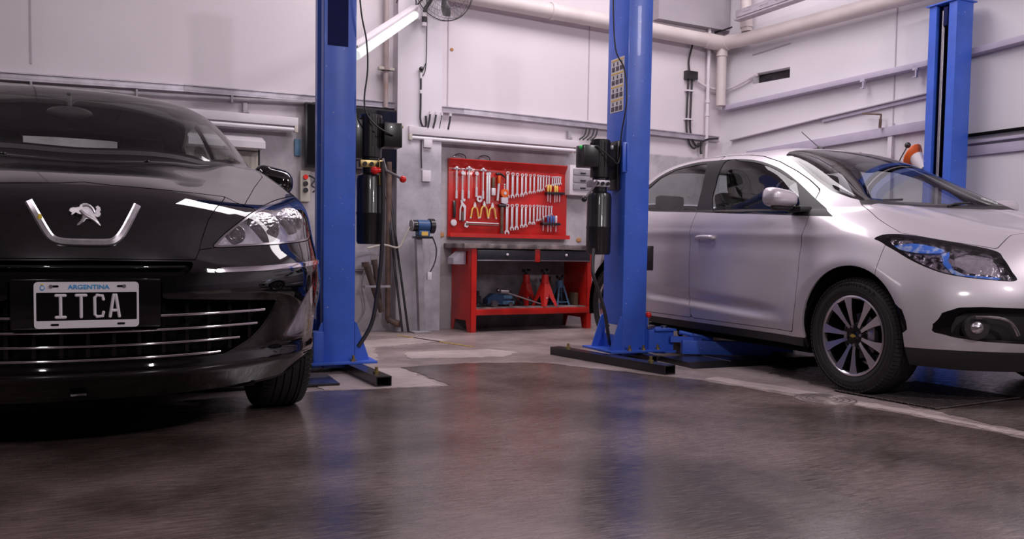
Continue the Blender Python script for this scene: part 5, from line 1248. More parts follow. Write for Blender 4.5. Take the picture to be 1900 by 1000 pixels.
# wall fan
t = BW.root('wall_fan', -.20, .36, 2.955, 'black caged wall fan at the top edge of the picture', 'fan')
R_ = .268; b = MB()
for r, y in ((R_, 0), (R_*.97, -.05), (R_*.7, -.085), (R_*.4, -.10), (R_*.97, .05), (R_*.6, .08)): b.tube([(r*cos(a), y, r*sin(a)) for a in np.linspace(0, 2*pi, 49)[:-1]], .0045 if y == 0 else .0014, 6, closed=True)
for i in range(40):
    a = 2*pi*i/40; c, s = cos(a), sin(a)
    b.tube([(.05*c, -.105, .05*s), (R_*.5*c, -.10, R_*.5*s), (R_*.9*c, -.06, R_*.9*s), (R_*c, 0, R_*s)], .0009, 5)
    b.tube([(.05*c, .09, .05*s), (R_*.6*c, .08, R_*.6*s), (R_*c, 0, R_*s)], .0009, 5)
b.build('cage', M['blackp'], t, 40)
for i in range(3):
    b = MB(); a0 = -pi/2+.12+2*pi*i/3
    def bl(u, v, a0=a0): r = .04+.19*u; a = a0+(v-.5)*(.55+.5*u*(1-u)*2)*(1-.35*u); return (r*cos(a), .03*(v-.5), r*sin(a))
    b.grid(bl, 8, 6); b.build('fan_blade', M['blackp'], t, 40)
b = MB(); b.cyl((0, -.11, 0), (0, .10, 0), .05, n=20); b.build('fan_hub', M['blackp'], t)
b = MB(); b.tube([(0, .08, 0), (-.03, .2, -.02), (-.08, .34, .0)], .02, 10); b.build('fan_bracket', M['blackp'], t)
b = MB(); b.tube([(.0, -.04, 2.96), (-.01, -.04, 2.9), (-.055, -.04, 2.83), (-.07, -.04, 2.79)], .016, 8, smooth=3); b.cyl((-.07, -.04, 2.75), (-.07, -.04, 2.70), .02, n=10); b.mat(1).cyl((-.07, -.04, 2.785), (-.07, -.04, 2.75), .023, n=10); b.cyl((-.07, -.04, 2.70), (-.07, -.04, 2.67), .023, n=10)
BW.one('fan_cable', b, [M['cable'], M['socket']], -.225, .12, 0, 'thick black cable with white couplers below the fan', 'cable')
# wall wiring near the pillar
b = MB(); b.tube([(.0, -.0, 3.2), (.005, 0, 2.6), (.0, 0, 2.34), (-.02, 0, 2.26), (-.045, 0, 2.25), (-.02, 0, 2.32), (.0, 0, 2.36)], .004, 6, smooth=5); BW.one('cable', b, M['cable'], -.262, .13, 0, 'thin looped cable hanging on the pillar', 'cable')
b = MB(); b.sphere((0, 0, 0), .022, 12, 8); BW.one('wall_socket', b, M['blackp'], -.313, .15, 2.30, 'round black socket on the pillar', 'socket')
b = MB(); b.tube([(0, 0, 2.26), (-.0, 0, 2.0), (.0, 0, 1.86), (.03, 0, 1.80), (.055, 0, 1.83), (.05, 0, 1.90)], .009, 8, smooth=5); b.mat(1); b.cyl((0, 0, 2.27), (0, 0, 2.22), .012, n=8); b.cyl((0, 0, 2.12), (0, 0, 2.09), .012, n=8)
BW.one('cable', b, [M['cable'], M['socket']], -.312, .14, 0, 'black cable dropping down the pillar to the cable tray', 'cable')
for i, (s, s2) in enumerate(((-.225, -.245), (-.168, -.195), (-.115, -.135), (-.03, -.05))):
    b = MB(); b.mat(1).cyl((0, 0, 1.94), (0, 0, 1.915), .013, n=8); b.mat(0).tube([(0, 0, 1.92), ((s2-s)*.3, 0, 1.87), (s2-s, 0, 1.80)], .009 if i != 2 else .004, 8)
    BW.one('cable', b, [M['cable'], M['socket']], s, .15, 0, ['leftmost', 'second', 'third, thinner', 'rightmost'][i]+' of the short black cables dropping from the tray above the strip light', 'cable', 'short cables above the strip light')
for i, s in enumerate((1.45, 1.49, 1.54, 1.58)):
    b = MB(); b.tube([(.03, 0, 1.945), (.02, 0, 1.90), (0, 0, 1.86), (-.05, 0, 1.825)], .008, 8, smooth=3)
    BW.one('cable', b, M['cable'], s, .06, 0, ['leftmost', 'second from left', 'third from left', 'rightmost'][i]+' of the bent black cables dropping beside the right blue post', 'cable', 'bent cables beside the right post')
for s, z, lb in ((1.297, 1.86, 'small dark bracket between tray and strip light near the right post'), (-1.79, 1.845, 'small dark bracket above the strip light behind the black car')):
    b = MB(); b.box(-.02, .012, -.03, 0, -.04, .04, .003); b.box(.012, .03, -.03, 0, -.04, -.02, .003); BW.one('wall_bracket', b, M['greypipe'], s, .02, z, lb, 'bracket')
b = MB(); b.tube([(0, 0, 1.69), (0, 0, 1.55), (.005, 0, 1.44)], .006, 6); BW.one('cable', b, M['cable'], -.30, .135, 0, 'black cable running down to the white socket on the pillar', 'cable')
b = MB(); b.box(-.045, .035, -.03, 0, -.05, .05, .005); BW.one('wall_socket', b, M['socket'], -.245, .12, 1.375, 'white socket box on the pillar above the bench grinder', 'socket')

# ------------------------------------------------------------------ television and small wall things
t = BW.root('television', -.885, .05, 1.655, 'wall mounted black television behind the left blue post', 'television')
b = MB(); b.box(-.435, .435, -.05, 0, -.265, .275, .01); b.build('tv_body', M['blackp'], t)
b = MB(); b.box(-.418, .418, -.054, -.05, -.235, .258); b.build('screen', M['screen'], t)
b = MB(); b.box(.36, .41, -.056, -.054, .262, .268); b.build('maker_mark', M['steel'], t)
b = MB(); b.box(-.1, .1, 0, .05, -.1, .1); b.build('wall_mount', M['blackp'], t)
t = BW.root('control_strip', -1.295, 0, 1.24, 'cream control strip with red and black buttons left of the left blue post', 'switch panel')
b = MB(); b.box(-.05, .035, -.05, 0, -.13, .13, .008); b.build('strip_body', M['cream'], t)
for z, m in ((.075, 'redk'), (.02, 'blackp'), (-.035, 'blackp')):
    b = MB(); b.cyl((-.01, -.05, z), (-.01, -.075, z), .02, n=14); b.build('push_button', M[m], t)
b = MB(); b.tube([(.02, -.05, .09), (.07, -.06, .06), (.04, -.06, .01), (.08, -.06, -.02), (.05, -.06, -.05)], .007, 6, smooth=4); b.build('cable', M['cable'], t, 40)
b = MB(); b.box(-.025, .025, -.02, 0, -.07, .07, .004); BW.one('wall_sticker', b, M['bstand'], -1.36, .0, 1.56, 'small blue plate beside the television', 'plate')
t = BW.root('wall_cabinet', -1.95, .0, 1.56, 'white slanting hood shelf on the wall behind the black car', 'shelf')
b = MB(); b.prism([(-.0, -.05), (-.22, -.05), (-.22, .0), (-.03, .075), (0, .075)], -.30, .28, 'yz'); b.build('hood', M['socket'], t)
b = MB(); b.cyl((.255, -.10, -.05), (.255, -.10, -.40), .008, n=8); b.build('pole', M['blackp'], t)
b = MB(); b.box(-.30, .28, -.012, 0, -.55, -.06); b.build('back_board', M['cream'], t)
t = BW.root('floor_panel', -.80, 0, .62, 'grey access panel low on the wall behind the left power unit', 'panel')
b = MB(); b.box(-.10, .09, -.02, 0, -.09, .08, .003); b.build('panel_frame', M['greypipe'], t); b = MB(); b.box(-.085, .075, -.024, -.02, -.075, .065); b.build('panel_face', M['galv'], t)
# old exhaust pipes on a wall holder
for s0, z0, s1, z1, r, lb in ((-.805, .60, -.655, .18, .028, 'leaning rusty exhaust pipe, the left and longer one'), (-.725, .62, -.68, .28, .024, 'leaning rusty exhaust pipe, the right and shorter one')):
    b = MB(); b.tube([(0, 0, z0), ((s1-s0)*.4, -.0, z0*.6+z1*.4), (s1-s0, .0, z1)], r, 14); b.cyl((0, 0, z0-.03), (-.004, 0, z0+.01), r*1.15, n=14); BW.one('exhaust_pipe', b, M['darkrust'], s0, .14, 0, lb, 'pipe', 'exhaust pipes on the wall holder')
b = MB(); b.box(-.06, .17, -.012, .012, -.01, .01, .003); b.box(-.06, -.045, 0, .09, -.01, .01); b.box(.155, .17, 0, .09, -.01, .01); BW.one('pipe_holder', b, M['greypipe'], -.77, .19, .40, 'flat steel holder across the rusty exhaust pipes', 'holder')
for (s0, z0, s1, z1, lb) in ((-.575, 1.25, -.455, .0, 'dark leaning rod, its foot the furthest right'), (-.60, 1.18, -.51, .0, 'dark leaning rod between the drain pipe and the other rod')):
    b = MB(); b.tube([(0, .08, z0), (s1-s0, -.10, z1+.01)], .011, 8); BW.one('leaning_rod', b, M['blackp'], s0, .16, 0, lb, 'rod', 'rods leaning on the wall')
b = MB(); b.tube([(0, 0, .55), (-.03, 0, .40), (.0, 0, .2), (-.06, 0, .08)], .006, 6, smooth=4); BW.one('cable', b, M['greypipe'], -.78, .05, 0, 'thin grey cable hanging to the floor by the rusty pipes', 'cable')
# grinder
t = BW.root('bench_grinder', -.335, .27, .84, 'blue twin wheel bench grinder on a steel post', 'grinder')
b = MB(); b.cyl((-.055, 0, .09), (.055, 0, .09), .052, n=24); b.box(-.05, .05, -.05, .05, 0, .05, .008); b.build('motor_body', M['bstand2'] if 'bstand2' in M else mat('grinder_blue', (.035, .10, .26), rough=.4, var=.2), t)
b = MB(); b.box(-.03, .03, -.053, -.05, .005, .04); b.build('rating_plate', M['ydec'], t)
for sg in (-1, 1):
    b = MB(); b.cyl((sg*.06, 0, .09), (sg*.10, 0, .09), .066 if sg > 0 else .05, n=24); b.build('wheel_guard', M['blackp'], t)
    b = MB(); b.cyl((sg*.10, 0, .09), (sg*.108, 0, .09), .05, n=24); b.build('grinding_wheel', M['greypipe'], t)
b = MB(); b.box(-.075, .075, -.06, .06, -.02, 0, .004); b.build('base_plate', M['blackp'], t)
b = MB(); b.obox((-.02, 0, -.43), (.028, 0, 0), (0, .028, 0), (-.02, 0, .41), .004); b.build('post', M['greypipe'], t)
b = MB(); b.box(-.10, .06, -.08, .08, -.84, -.825, .003); b.build('foot_plate', M['greypipe'], t)
b = MB(); b.tube([(.09, 0, .0), (.13, 0, -.1), (.12, 0, -.22), (.07, 0, -.32)], .006, 6, smooth=4); b.mat(1).box(.045, .085, -.015, .015, -.38, -.31, .004); b.build('power_cord', [M['cable'], M['socket']], t, 40)
b = MB(); b.tube([(-.12, 0, .08), (-.16, 0, .0), (-.22, 0, -.10), (-.35, 0, -.08), (-.5, 0, -.11)], .008, 6, smooth=4); b.build('air_hose', M['cream'], t, 40)
# orange stains as small fibre plugs
for s, z, lb, fr_ in ((-.04, .86, 'round orange foam plug on the wall left of the tool board', BW), (1.45, .84, 'round orange foam plug on the wall right of the tool board', BW), (.043, 2.54, 'orange stain spot high on the white back wall', BW), (1.335, 1.72, 'orange spot beside the right end of the strip light', BW)):
    b = MB(); b.sphere((0, 0, 0), .03 if z < 2 else .018, 14, 8, (1, .15, .8)); fr_.one('foam_plug', b, M['stain'] if 'stain' in M else mat('orange_foam', (.55, .27, .12), rough=.9, var=.4, scale=60), s, .004, z, lb, 'foam plug')

# ------------------------------------------------------------------ workbench
t = BW.root('workbench', .06, 0, 0, 'red steel workbench with worn top under the tool board', 'workbench')
D = .43
def side_panel(x0, name, lab=None):
    b = MB(); b.prism([(-D, 0), (-D+.07, 0), (-D+.10, .10), (-.10, .10), (-.06, 0), (-.02, 0), (-.02, .74), (-D, .74)], x0, x0+.006, 'yz')
    b.box(x0, x0+.055, -D, -D+.006, 0, .74); b.build(name, M['redp'], t, 0)
side_panel(0, 'side_panel'); side_panel(1.215, 'side_panel')
b = MB(); b.box(-.075, 1.30, -D-.02, 0, .742, .785, .005); b.build('worktop', M['worn'], t)
b = MB(); b.box(.055, .06, -D+.02, -.03, .63, .74); b.build('drawer_rail', M['redp'], t)
for x0, x1, zz in ((.058, .645, 0), (.70, 1.245, 0)):
    b = MB(); b.box(x0, x1, -D-.004, -.05, .638, .730, .004); dr_ = b.build('drawer', M['drawer'], t)
    b = MB(); b.sphere(((x0+x1)/2, -D-.016, .69), .013, 14, 8); b.build('knob', M['socket'], dr_, 40)
    b = MB(); b.box(x0, x1, -D-.006, -D, .632, .641, .002); b.build('drawer_lip', M['steel'], dr_)
b = MB(); b.box(.645, .70, -D, -D+.05, .625, .742, .002); b.build('divider', M['redp'], t)
b = MB(); b.box(.01, 1.25, -D+.01, -.02, .195, .215); b.build('shelf', M['worn'], t)
b = MB(); b.box(.055, 1.25, -D-.003, -D+.02, .150, .205, .003); b.build('shelf_lip', M['redp'], t)
b = MB(); b.box(.02, 1.21, -.03, -.024, .0, .63); b.build('shaded_wall_sheet', mat('shaded_wall_grey', (.33, .30, .32), rough=.7, var=.5, scale=7), t)  # added sheet in the grey of the shaded wall behind the shelf
b = MB(); b.prism([(-.13, .60), (-.01, .60), (-.01, .715), (-.055, .715), (-.13, .655)], -.34, -.22, 'xz'); b.build('side_bracket', M['galv'], t, 0, label='grey folded metal bracket')
SH = .215
def jack_stand(s, d, hgt, m, label, group, rz=0.0, wide=.11):
    t = BW.root('jack_stand', s, d, SH, label, 'jack stand', group); t.rotation_euler = (0, 0, BW.rz+rz)
    for k in range(4):
        sx, sy = ((1, 1), (1, -1), (-1, 1), (-1, -1))[k]; b = MB()
        a0 = Vector((sx*wide*.86, sy*wide*.86, 0)); a1 = Vector((sx*.022, sy*.022, hgt*.72))
        if m is M['redp']:
            # folded sheet leg: one face to each side, arch cut between the legs
            w0 = wide*.86; h1 = hgt*.72; f_ = .42; n_ = 8
            vs = []; fs = []
            for ax in (0, 1):
                o0 = len(vs)
                for i in range(n_+1):
                    tt = i/n_; e_ = w0*(1-tt)+.022*tt; inn = e_*(1-f_) if tt < .02 else max(0, e_-(w0*f_*.9)-(w0*.95)*tt**1.2) if tt < .5 else 0
                    for q in (e_, inn):
                        vs.append((sx*q, sy*e_, h1*tt) if ax == 0 else (sx*e_, sy*q, h1*tt))
                fs += [(o0+2*i, o0+2*i+1, o0+2*i+3, o0+2*i+2) for i in range(n_)]
            b.add(vs, fs)
        else: b.tube([a0, a1], .009, 8)
        b.build('leg', m, t, 0)
    b = MB(); b.lathe([(.034, hgt*.62), (.036, hgt*.70), (.030, hgt*.88), (.026, hgt*.89)], 20); b.build('collar', m, t, 40)
    b = MB(); b.box(-.012, .012, -.012, .012, hgt*.6, hgt*.97, .002); b.build('ratchet_bar', M['blackp'], t)
    b = MB(); b.prism([(-.033, 0), (.033, 0), (.038, .03), (.026, .03), (.018, .014), (-.018, .014), (-.026, .03), (-.038, .03)], -.022, .022, 'xz'); b.xf(Matrix.Translation((0, 0, hgt*.95))); b.build('saddle', M['blackp'], t, 0)
    if m is not M['redp']:
        b = MB(); q = wide*.8; b.tube([(q, q, .03), (q, -q, .03), (-q, -q, .03), (-q, q, .03)], .005, 6, closed=True); b.build('brace', m, t, 40)
    else:
        b = MB(); b.sphere((-.03, -wide*.6, hgt*.22), .012, 10, 6); b.build('pawl', M['steel'], t, 40)
jack_stand(.765, .17, .325, M['redp'], 'red jack stand, the rear one deeper in the shelf', 'red jack stands on the bench shelf', .3, .085)
jack_stand(.875, .33, .33, M['redp'], 'red jack stand, the front one with pink lit leg', 'red jack stands on the bench shelf', .2, .10)
jack_stand(1.015, .12, .25, M['bstand'], 'pale blue jack stand, the rear one on the bench shelf', 'blue jack stands on the bench shelf', .1, .07)
jack_stand(1.09, .25, .265, M['bstand'], 'pale blue jack stand, the front one on the bench shelf', 'blue jack stands on the bench shelf', 0, .075)
# trolley jack
t = BW.root('trolley_jack', .42, .26, SH, 'small blue trolley jack on the bench shelf', 'jack')
b = MB(); b.prism([(-.13, .02), (.10, .02), (.11, .08), (.04, .11), (-.06, .12), (-.13, .07)], -.05, .05, 'xz'); b.build('jack_frame', mat('jack_blue', (.03, .07, .16), rough=.45, var=.3), t, 0)
b = MB(); b.box(.02, .14, -.06, .06, .02, .05, .004); b.box(.03, .12, -.055, .055, .07, .10, .004); b.build('lifting_arm', M['bstand'], t)
for x in (-.10, .10):
    for y in (-.055, .055): b = MB(); b.cyl((x, y-.01, .022), (x, y+.01, .022), .022, n=16); b.build('wheel', M['steel'], t)
b = MB(); b.sphere((.0, 0, .145), .02, 12, 8); b.build('saddle', M['steel'], t, 40)
b = MB(); b.tube([(0, 0, 0), (.38, -.02, -.115)], .007, 8); b.tube([(-.03, 0, .0), (.05, 0, -.004)], .016, 10); BW.one('steel_bar', b, M['steel'], .42, .36, .355, 'bright steel bar sloping down to the right in front of the blue jack', 'bar')
b = MB(); b.tube([(0, 0, 0), (.10, -.02, -.12)], .009, 8); BW.one('pry_bar', b, M['blackp'], .57, .22, .35, 'short dark bar propped against the bench shelf back', 'bar')
t = BW.root('bottle_jack', .20, .28, SH, 'black bottle jack at the left end of the bench shelf', 'jack')
b = MB(); b.lathe([(.045, 0), (.045, .02), (.032, .03), (.032, .10), (.015, .105), (.015, .14), (.02, .145)], 20); b.build('jack_body', M['blackp'], t); b = MB(); b.box(-.05, .05, -.05, .05, 0, .012, .003); b.build('base_plate', M['blackp'], t)
b = MB(); b.lathe([(.085, 0), (.085, .05), (.06, .055), (.06, .11), (.03, .112)], 28); BW.one('brake_drum', b, M['rust2'] if 'rust2' in M else mat('dull_iron', (.09, .075, .075), rough=.6, metal=.4, var=.4, scale=20), 1.17, .22, SH, 'dull iron brake drum at the right of the bench shelf', 'brake drum').location = BW.P(1.175, .10, SH)
b = MB(); b.box(-.02, .02, -.05, .05, 0, .12, .003); BW.one('wood_block', b, M['wood'], 1.225, .28, SH, 'upright wooden block at the right end of the bench shelf', 'block')
b = MB(); b.cyl((0, -.02, .03), (0, .02, .03), .03, n=16); BW.one('metal_ring', b, M['steel'], .33, .36, SH, 'small round metal part in front of the blue jack', 'metal part')

# ------------------------------------------------------------------ tool board
t = BW.root('tool_board', .65, 0, 1.205, 'red steel tool board on the wall above the workbench', 'tool board')
b = MB(); b.box(-.635, .635, -.03, 0, -.355, .35, .003); b.build('board_panel', M['redp'], t)
b = MB(); b.prism([(-.03, .27), (-.075, .345), (-.07, .352), (0, .352), (0, .27)], -.637, .637, 'yz'); b.build('top_flange', M['redp'], t, 0)
b = MB(); b.box(-.64, .64, -.09, -.0, -.362, -.352); b.box(-.64, .64, -.092, -.088, -.362, -.325); b.build('bottom_tray', M['redp'], t)
b = MB(); b.tube([(-.645, -.07, .257), (-.17, -.07, .248)], .004, 6)
for x in np.linspace(-.6, -.2, 8): b.tube([(x, -.03, .25), (x, -.07, .25)], .003, 5)
b.build('hanging_rail', M['steel'], t, 40)
for a_, b_ in (('rack1a', 'rack1b'), ('rack2a', 'rack2b')):
    p0, p1 = TOOLS[a_], TOOLS[b_]; b = MB(); b.box(p0[0]-.65, p1[0]-.65, -.085, -.03, p0[1]-1.205-.012, p0[1]-1.205+.012, .004); b.build('tool_rack', M['blackp'], t)
ORD = ['first', 'second', 'third', 'fourth', 'fifth', 'sixth', 'seventh', 'eighth', 'ninth', 'tenth', 'eleventh', 'twelfth', 'thirteenth', 'fourteenth', 'fifteenth', 'sixteenth', 'seventeenth']
def spanner(L_):
    w_ = max(.0062, L_*.046); b = MB(); r = max(.0125, L_*.088)
    b.obox((0, 0, 0), (w_, 0, 0), (0, .003, 0), (0, 0, L_/2-r*1.1), .0015)
    # ring head on top
    for i in range(20):
        pass
    z = L_/2-r*.75; n = 20; vs = []
    for rr_, y in ((r*.8, -.006), (r*.8, .006), (r*.42, .006), (r*.42, -.006)): vs += [(rr_*cos(2*pi*i/n), y, z+rr_*sin(2*pi*i/n)) for i in range(n)]
    b.add(vs, [(k*n+i, k*n+(i+1) % n, ((k+1) % 4)*n+(i+1) % n, ((k+1) % 4)*n+i) for k in range(4) for i in range(n)])
    # open jaw at the bottom
    z = -L_/2+r; q = [(-r*.35, r*.9), (r*.35, r*.9), (r*.95, r*.25), (r*1.0, -r*.6), (r*.62, -r*1.0), (r*.40, -r*.15), (-.0, r*.12), (-r*.40, -r*.05), (-r*.30, -r*.95), (-r*.62, -r*1.0), (-r*1.0, -r*.4), (-r*.92, r*.3)]
    b.prism([(x, y+z) for x, y in q], -.004, .004, 'xz'); return b
for key, rowname in (('up', 'upper'), ('low', 'lower')):
    for i, (s, z0, z1) in enumerate(TOOLS[key]):
        BW.one('spanner', spanner(z0-z1), M['toolc'], s, .05, (z0+z1)/2, '%s spanner from the left in the %s row of spanners on the red board' % (ORD[i], rowname), 'spanner', '%s row of spanners on the tool board' % rowname)
for i, (s, z0, z1) in enumerate(TOOLS['bars']):
    b = MB(); hh = (z0-z1)/2
    if i in (0, 2, 4): b.tube([(0, 0, -hh), (0, 0, hh-.02)], .0075, 10); b.cyl((0, 0, -hh), (0, 0, -hh+.07), .011, n=12); b.cyl((-.03, 0, hh-.02), (.03, 0, hh-.02), .008, n=10); b.sphere((0, 0, hh-.012), .016, 12, 8)
    elif i in (1, 3): b.cyl((0, 0, -hh), (0, 0, -hh+.09), .012, n=12); b.tube([(0, 0, -hh), (0, 0, hh-.02)], .0065, 10); b.cyl((0, -.012, hh-.015), (0, .012, hh-.015), .018, n=14)
    else: b.obox((0, 0, 0), (.009, 0, 0), (0, .004, 0), (0, 0, hh), .002); b.cyl((0, -.006, hh-.01), (0, .006, hh-.01), .014, n=12)
    lb = ['long T bar hanging furthest left on the tool board', 'ratchet hanging between the first two T bars', 'long T bar second from the left on the tool board', 'ratchet hanging between the second and third T bars', 'long T bar third from the left on the tool board', 'long flat steel bar, left one of the close pair', 'long flat steel bar, right one of the close pair'][i]
    BW.one('socket_bar' if i < 5 else 'flat_bar', b, M['toolc'], s, .065, (z0+z1)/2, lb, 'tool')
for key, cols, nm in (('sdy', ['ydec', 'ydec', 'ydec', 'ydec', 'redk'], 'upper'), ('sdb', ['steel', 'bluegrip', 'bluegrip', 'bluegrip', 'socket'], 'lower')):
    if 'bluegrip' not in M: M['bluegrip'] = mat('blue_grip', (.05, .12, .35), rough=.4, var=.1)
    for i, (s, z0, z1) in enumerate(TOOLS[key]):
        tt = BW.root('screwdriver', s, .07, z0, '%s handled screwdriver, %s from the left in the %s rack' % ({'ydec': 'yellow', 'redk': 'red', 'steel': 'steel', 'bluegrip': 'blue', 'socket': 'white'}[cols[i]], ORD[i], nm), 'screwdriver', 'screwdrivers in the %s rack' % nm)
        b = MB(); b.lathe([(.006, 0), (.0115, -.008), (.0115, -.05), (.008, -.062), (.009, -.072)], 12); b.build('handle', M[cols[i]], tt, 40)
        b = MB(); b.cyl((0, 0, -.07), (0, 0, z1-z0), .0035, n=8); b.build('blade', M['toolc'], tt, 40)
def plier(key, col, lab, name='pliers'):
    (s, z0), (s2, z1) = TOOLS[key], TOOLS[key+'b']; L_ = z0-z1; tt = BW.root(name, s, .06, z0, lab, 'pliers', 'pliers on the tool board' if name == 'pliers' else None)
    b = MB(); b.prism([(-.003, 0), (.003, 0), (.014, -L_*.22), (.010, -L_*.34), (-.010, -L_*.34), (-.014, -L_*.22)], -.006, .006, 'xz'); b.build('jaws', M['toolc'], tt, 0)
    for sg in (-1, 1):
        b = MB(); b.tube([(sg*.004, 0, -L_*.28), (sg*.026, 0, -L_*.45), (sg*.032, 0, -L_*.7), (sg*.040, 0, -L_*.98)], .0075, 8, smooth=3); b.build('handle', M[col], tt, 40)
        b = MB(); b.sphere((sg*.041, 0, -L_*.98), .009, 10, 6); b.build('grip_end', M['redk'] if col != 'ydec' else M['socket'], tt, 40)
plier('pl1', 'ydec', 'yellow handled pliers, left of the three'); plier('pl2', 'ydec', 'yellow handled pliers, middle of the three'); plier('pl3', 'ydec', 'yellow handled pliers, right of the three')
tt = BW.root('water_pump_pliers', *TOOLS['adj'][:1], .06, 1.197, 'large chrome water pump pliers with brown grip at the left of the board', 'pliers')
b = MB(); b.prism([(-.02, -.02), (.0, .0), (.03, -.005), (.022, -.03), (.01, -.02), (.002, -.035), (.035, -.07), (.03, -.2), (.016, -.2), (.016, -.09), (-.012, -.055)], -.006, .006, 'xz'); b.build('jaws', M['toolc'], tt, 0)
b = MB(); b.tube([(-.005, 0, -.05), (-.02, 0, -.1), (-.022, 0, -.2)], .008, 8); b.build('handle', M['toolc'], tt, 40); b = MB(); b.cyl((.006, 0, -.12), (.006, 0, -.21), .012, n=10); b.build('grip', M['rust'], tt, 40)
b = MB(); b.box(-.013, .013, -.01, .01, -.078, .078, .004); BW.one('file_handle', b, M['blackp'], .063, .055, 1.096, 'black bar with grey band at the far left of the tool board', 'tool')
b = MB(); b.lathe([(0, -.012), (.026, -.010), (.032, 0), (.026, .010), (0, .012)], 18, axis='y'); BW.one('sanding_disc', b, M['socket'], .061, .05, .972, 'round white disc low at the left of the tool board', 'disc')
b = MB(); b.lathe([(.012, -.006), (.03, -.006), (.03, .006), (.012, .006), (.012, -.006)], 20, axis='y', caps=False); BW.one('metal_ring', b, M['toolc'], .320, .05, 1.199, 'chrome ring hanging above the yellow pliers', 'ring')
tt = BW.root('wire_brush', .46, .055, 1.405, 'wooden wire brush between the flat bars and the hammer', 'brush'); b = MB(); b.box(-.014, .014, -.01, .01, -.10, 0, .004); b.build('handle', M['wood'], tt); b = MB(); b.box(-.020, .020, -.014, .014, -.168, -.10, .005); b.build('bristles', M['toolc'], tt)
tt = BW.root('hammer', .516, .06, 1.435, 'hammer with a black head and orange collar on the tool board', 'hammer')
b = MB(); b.tube([(-.03, 0, .0), (.0, 0, .006), (.03, 0, 0), (.075, 0, -.035)], [.014, .012, .010, .006], 10, smooth=3); b.build('hammer_head', M['blackp'], tt, 40)
b = MB(); b.box(-.012, .014, -.012, .012, -.085, -.012, .004); b.build('collar', M['orange'], tt); b = MB(); b.cyl((0, 0, -.08), (-.012, 0, -.245), .011, n=12); b.build('handle', M['toolc'], tt)
tt = BW.root('tape_dispenser', .576, .06, 1.262, 'orange and white round dispenser in the middle of the tool board', 'dispenser')
b = MB(); b.lathe([(.014, -.015), (.040, -.013), (.042, 0), (.04, .013), (.014, .015)], 24, axis='y', caps=False); b.build('shell', M['orange'], tt, 40); b = MB(); b.cyl((0, -.018, 0), (0, .015, 0), .015, n=16); b.build('hub', M['socket'], tt)
b = MB(); b.prism([(-.035, -.04), (.03, -.035), (.036, -.085), (.01, -.10), (-.032, -.092)], -.012, .012, 'xz'); b.build('lower_cap', M['socket'], tt, 0)
b = MB(); b.tube([(0, 0, .035), (0, 0, .075)], .006, 8); b.sphere((0, 0, .08), .009, 10, 6); b.build('hanging_loop', M['toolc'], tt, 40)
tt = BW.root('mallet', .552, .06, 1.155, 'black headed mallet hanging below the orange dispenser', 'mallet')
b = MB(); b.cyl((-.038, 0, -.01), (.038, 0, -.01), .016, n=14); b.build('mallet_head', M['blackp'], tt); b = MB(); b.box(-.013, .013, -.011, .011, -.272, -.02, .004); b.build('handle', M['rust'], tt)
for i, (dz, cc) in enumerate(((.0, 'toolc'), (-.018, 'rust'))):
    b = MB(); b.tube([(-.165, 0, .004), (.165, 0, 0)], .006, 8); b.sphere((-.165, 0, .004), .012, 10, 6); BW.one('long_bar', b, M[cc], .355, .06, .975+dz, ['bright', 'brown'][i]+' bar lying flat under the yellow pliers', 'bar')
b = MB(); b.prism([(-.012, 0), (.014, 0), (.022, -.03), (.008, -.045), (-.018, -.035)], -.008, .008, 'xz'); BW.one('scraper', b, M['socket'], .183, .055, .975, 'small white scraper low on the tool board', 'scraper')
for s, lb in ((.12, 'thin wire hoop on top of the tool board, left one'), (.37, 'thin wire hoop on top of the tool board, right one')):
    b = MB(); b.tube([(-.06, 0, 0), (-.05, 0, .035), (0, 0, .05), (.05, 0, .035), (.06, 0, 0)], .005, 6, smooth=4); BW.one('wire_hoop', b, M['blackp'], s, .04, 1.553, lb, 'hoop', 'hoops on the tool board')
b = MB(); b.box(-.06, .06, -.02, 0, 0, .012, .002); BW.one('marker_pen', b, M['socket'], .12, .07, .853, 'white strip lying at the left of the board tray', 'strip')
# drawer cabinet on the wall
t = BW.root('drawer_cabinet', 1.40, 0, 1.425, 'small white wall cabinet with clear drawers right of the tool board', 'cabinet')
b = MB(); b.box(-.14, .14, -.12, 0, -.15, .14, .006); b.build('cabinet_body', M['socket'], t)
for i in range(3):
    b = MB(); b.box(-.105, .105, -.135, -.12, -.10+i*.072, -.04+i*.072, .004); d_ = b.build('drawer', M['greypipe'], t)
    b = MB(); b.box(-.03, .03, -.145, -.135, -.085+i*.072, -.075+i*.072, .002); b.build('drawer_pull', M['blackp'], d_)

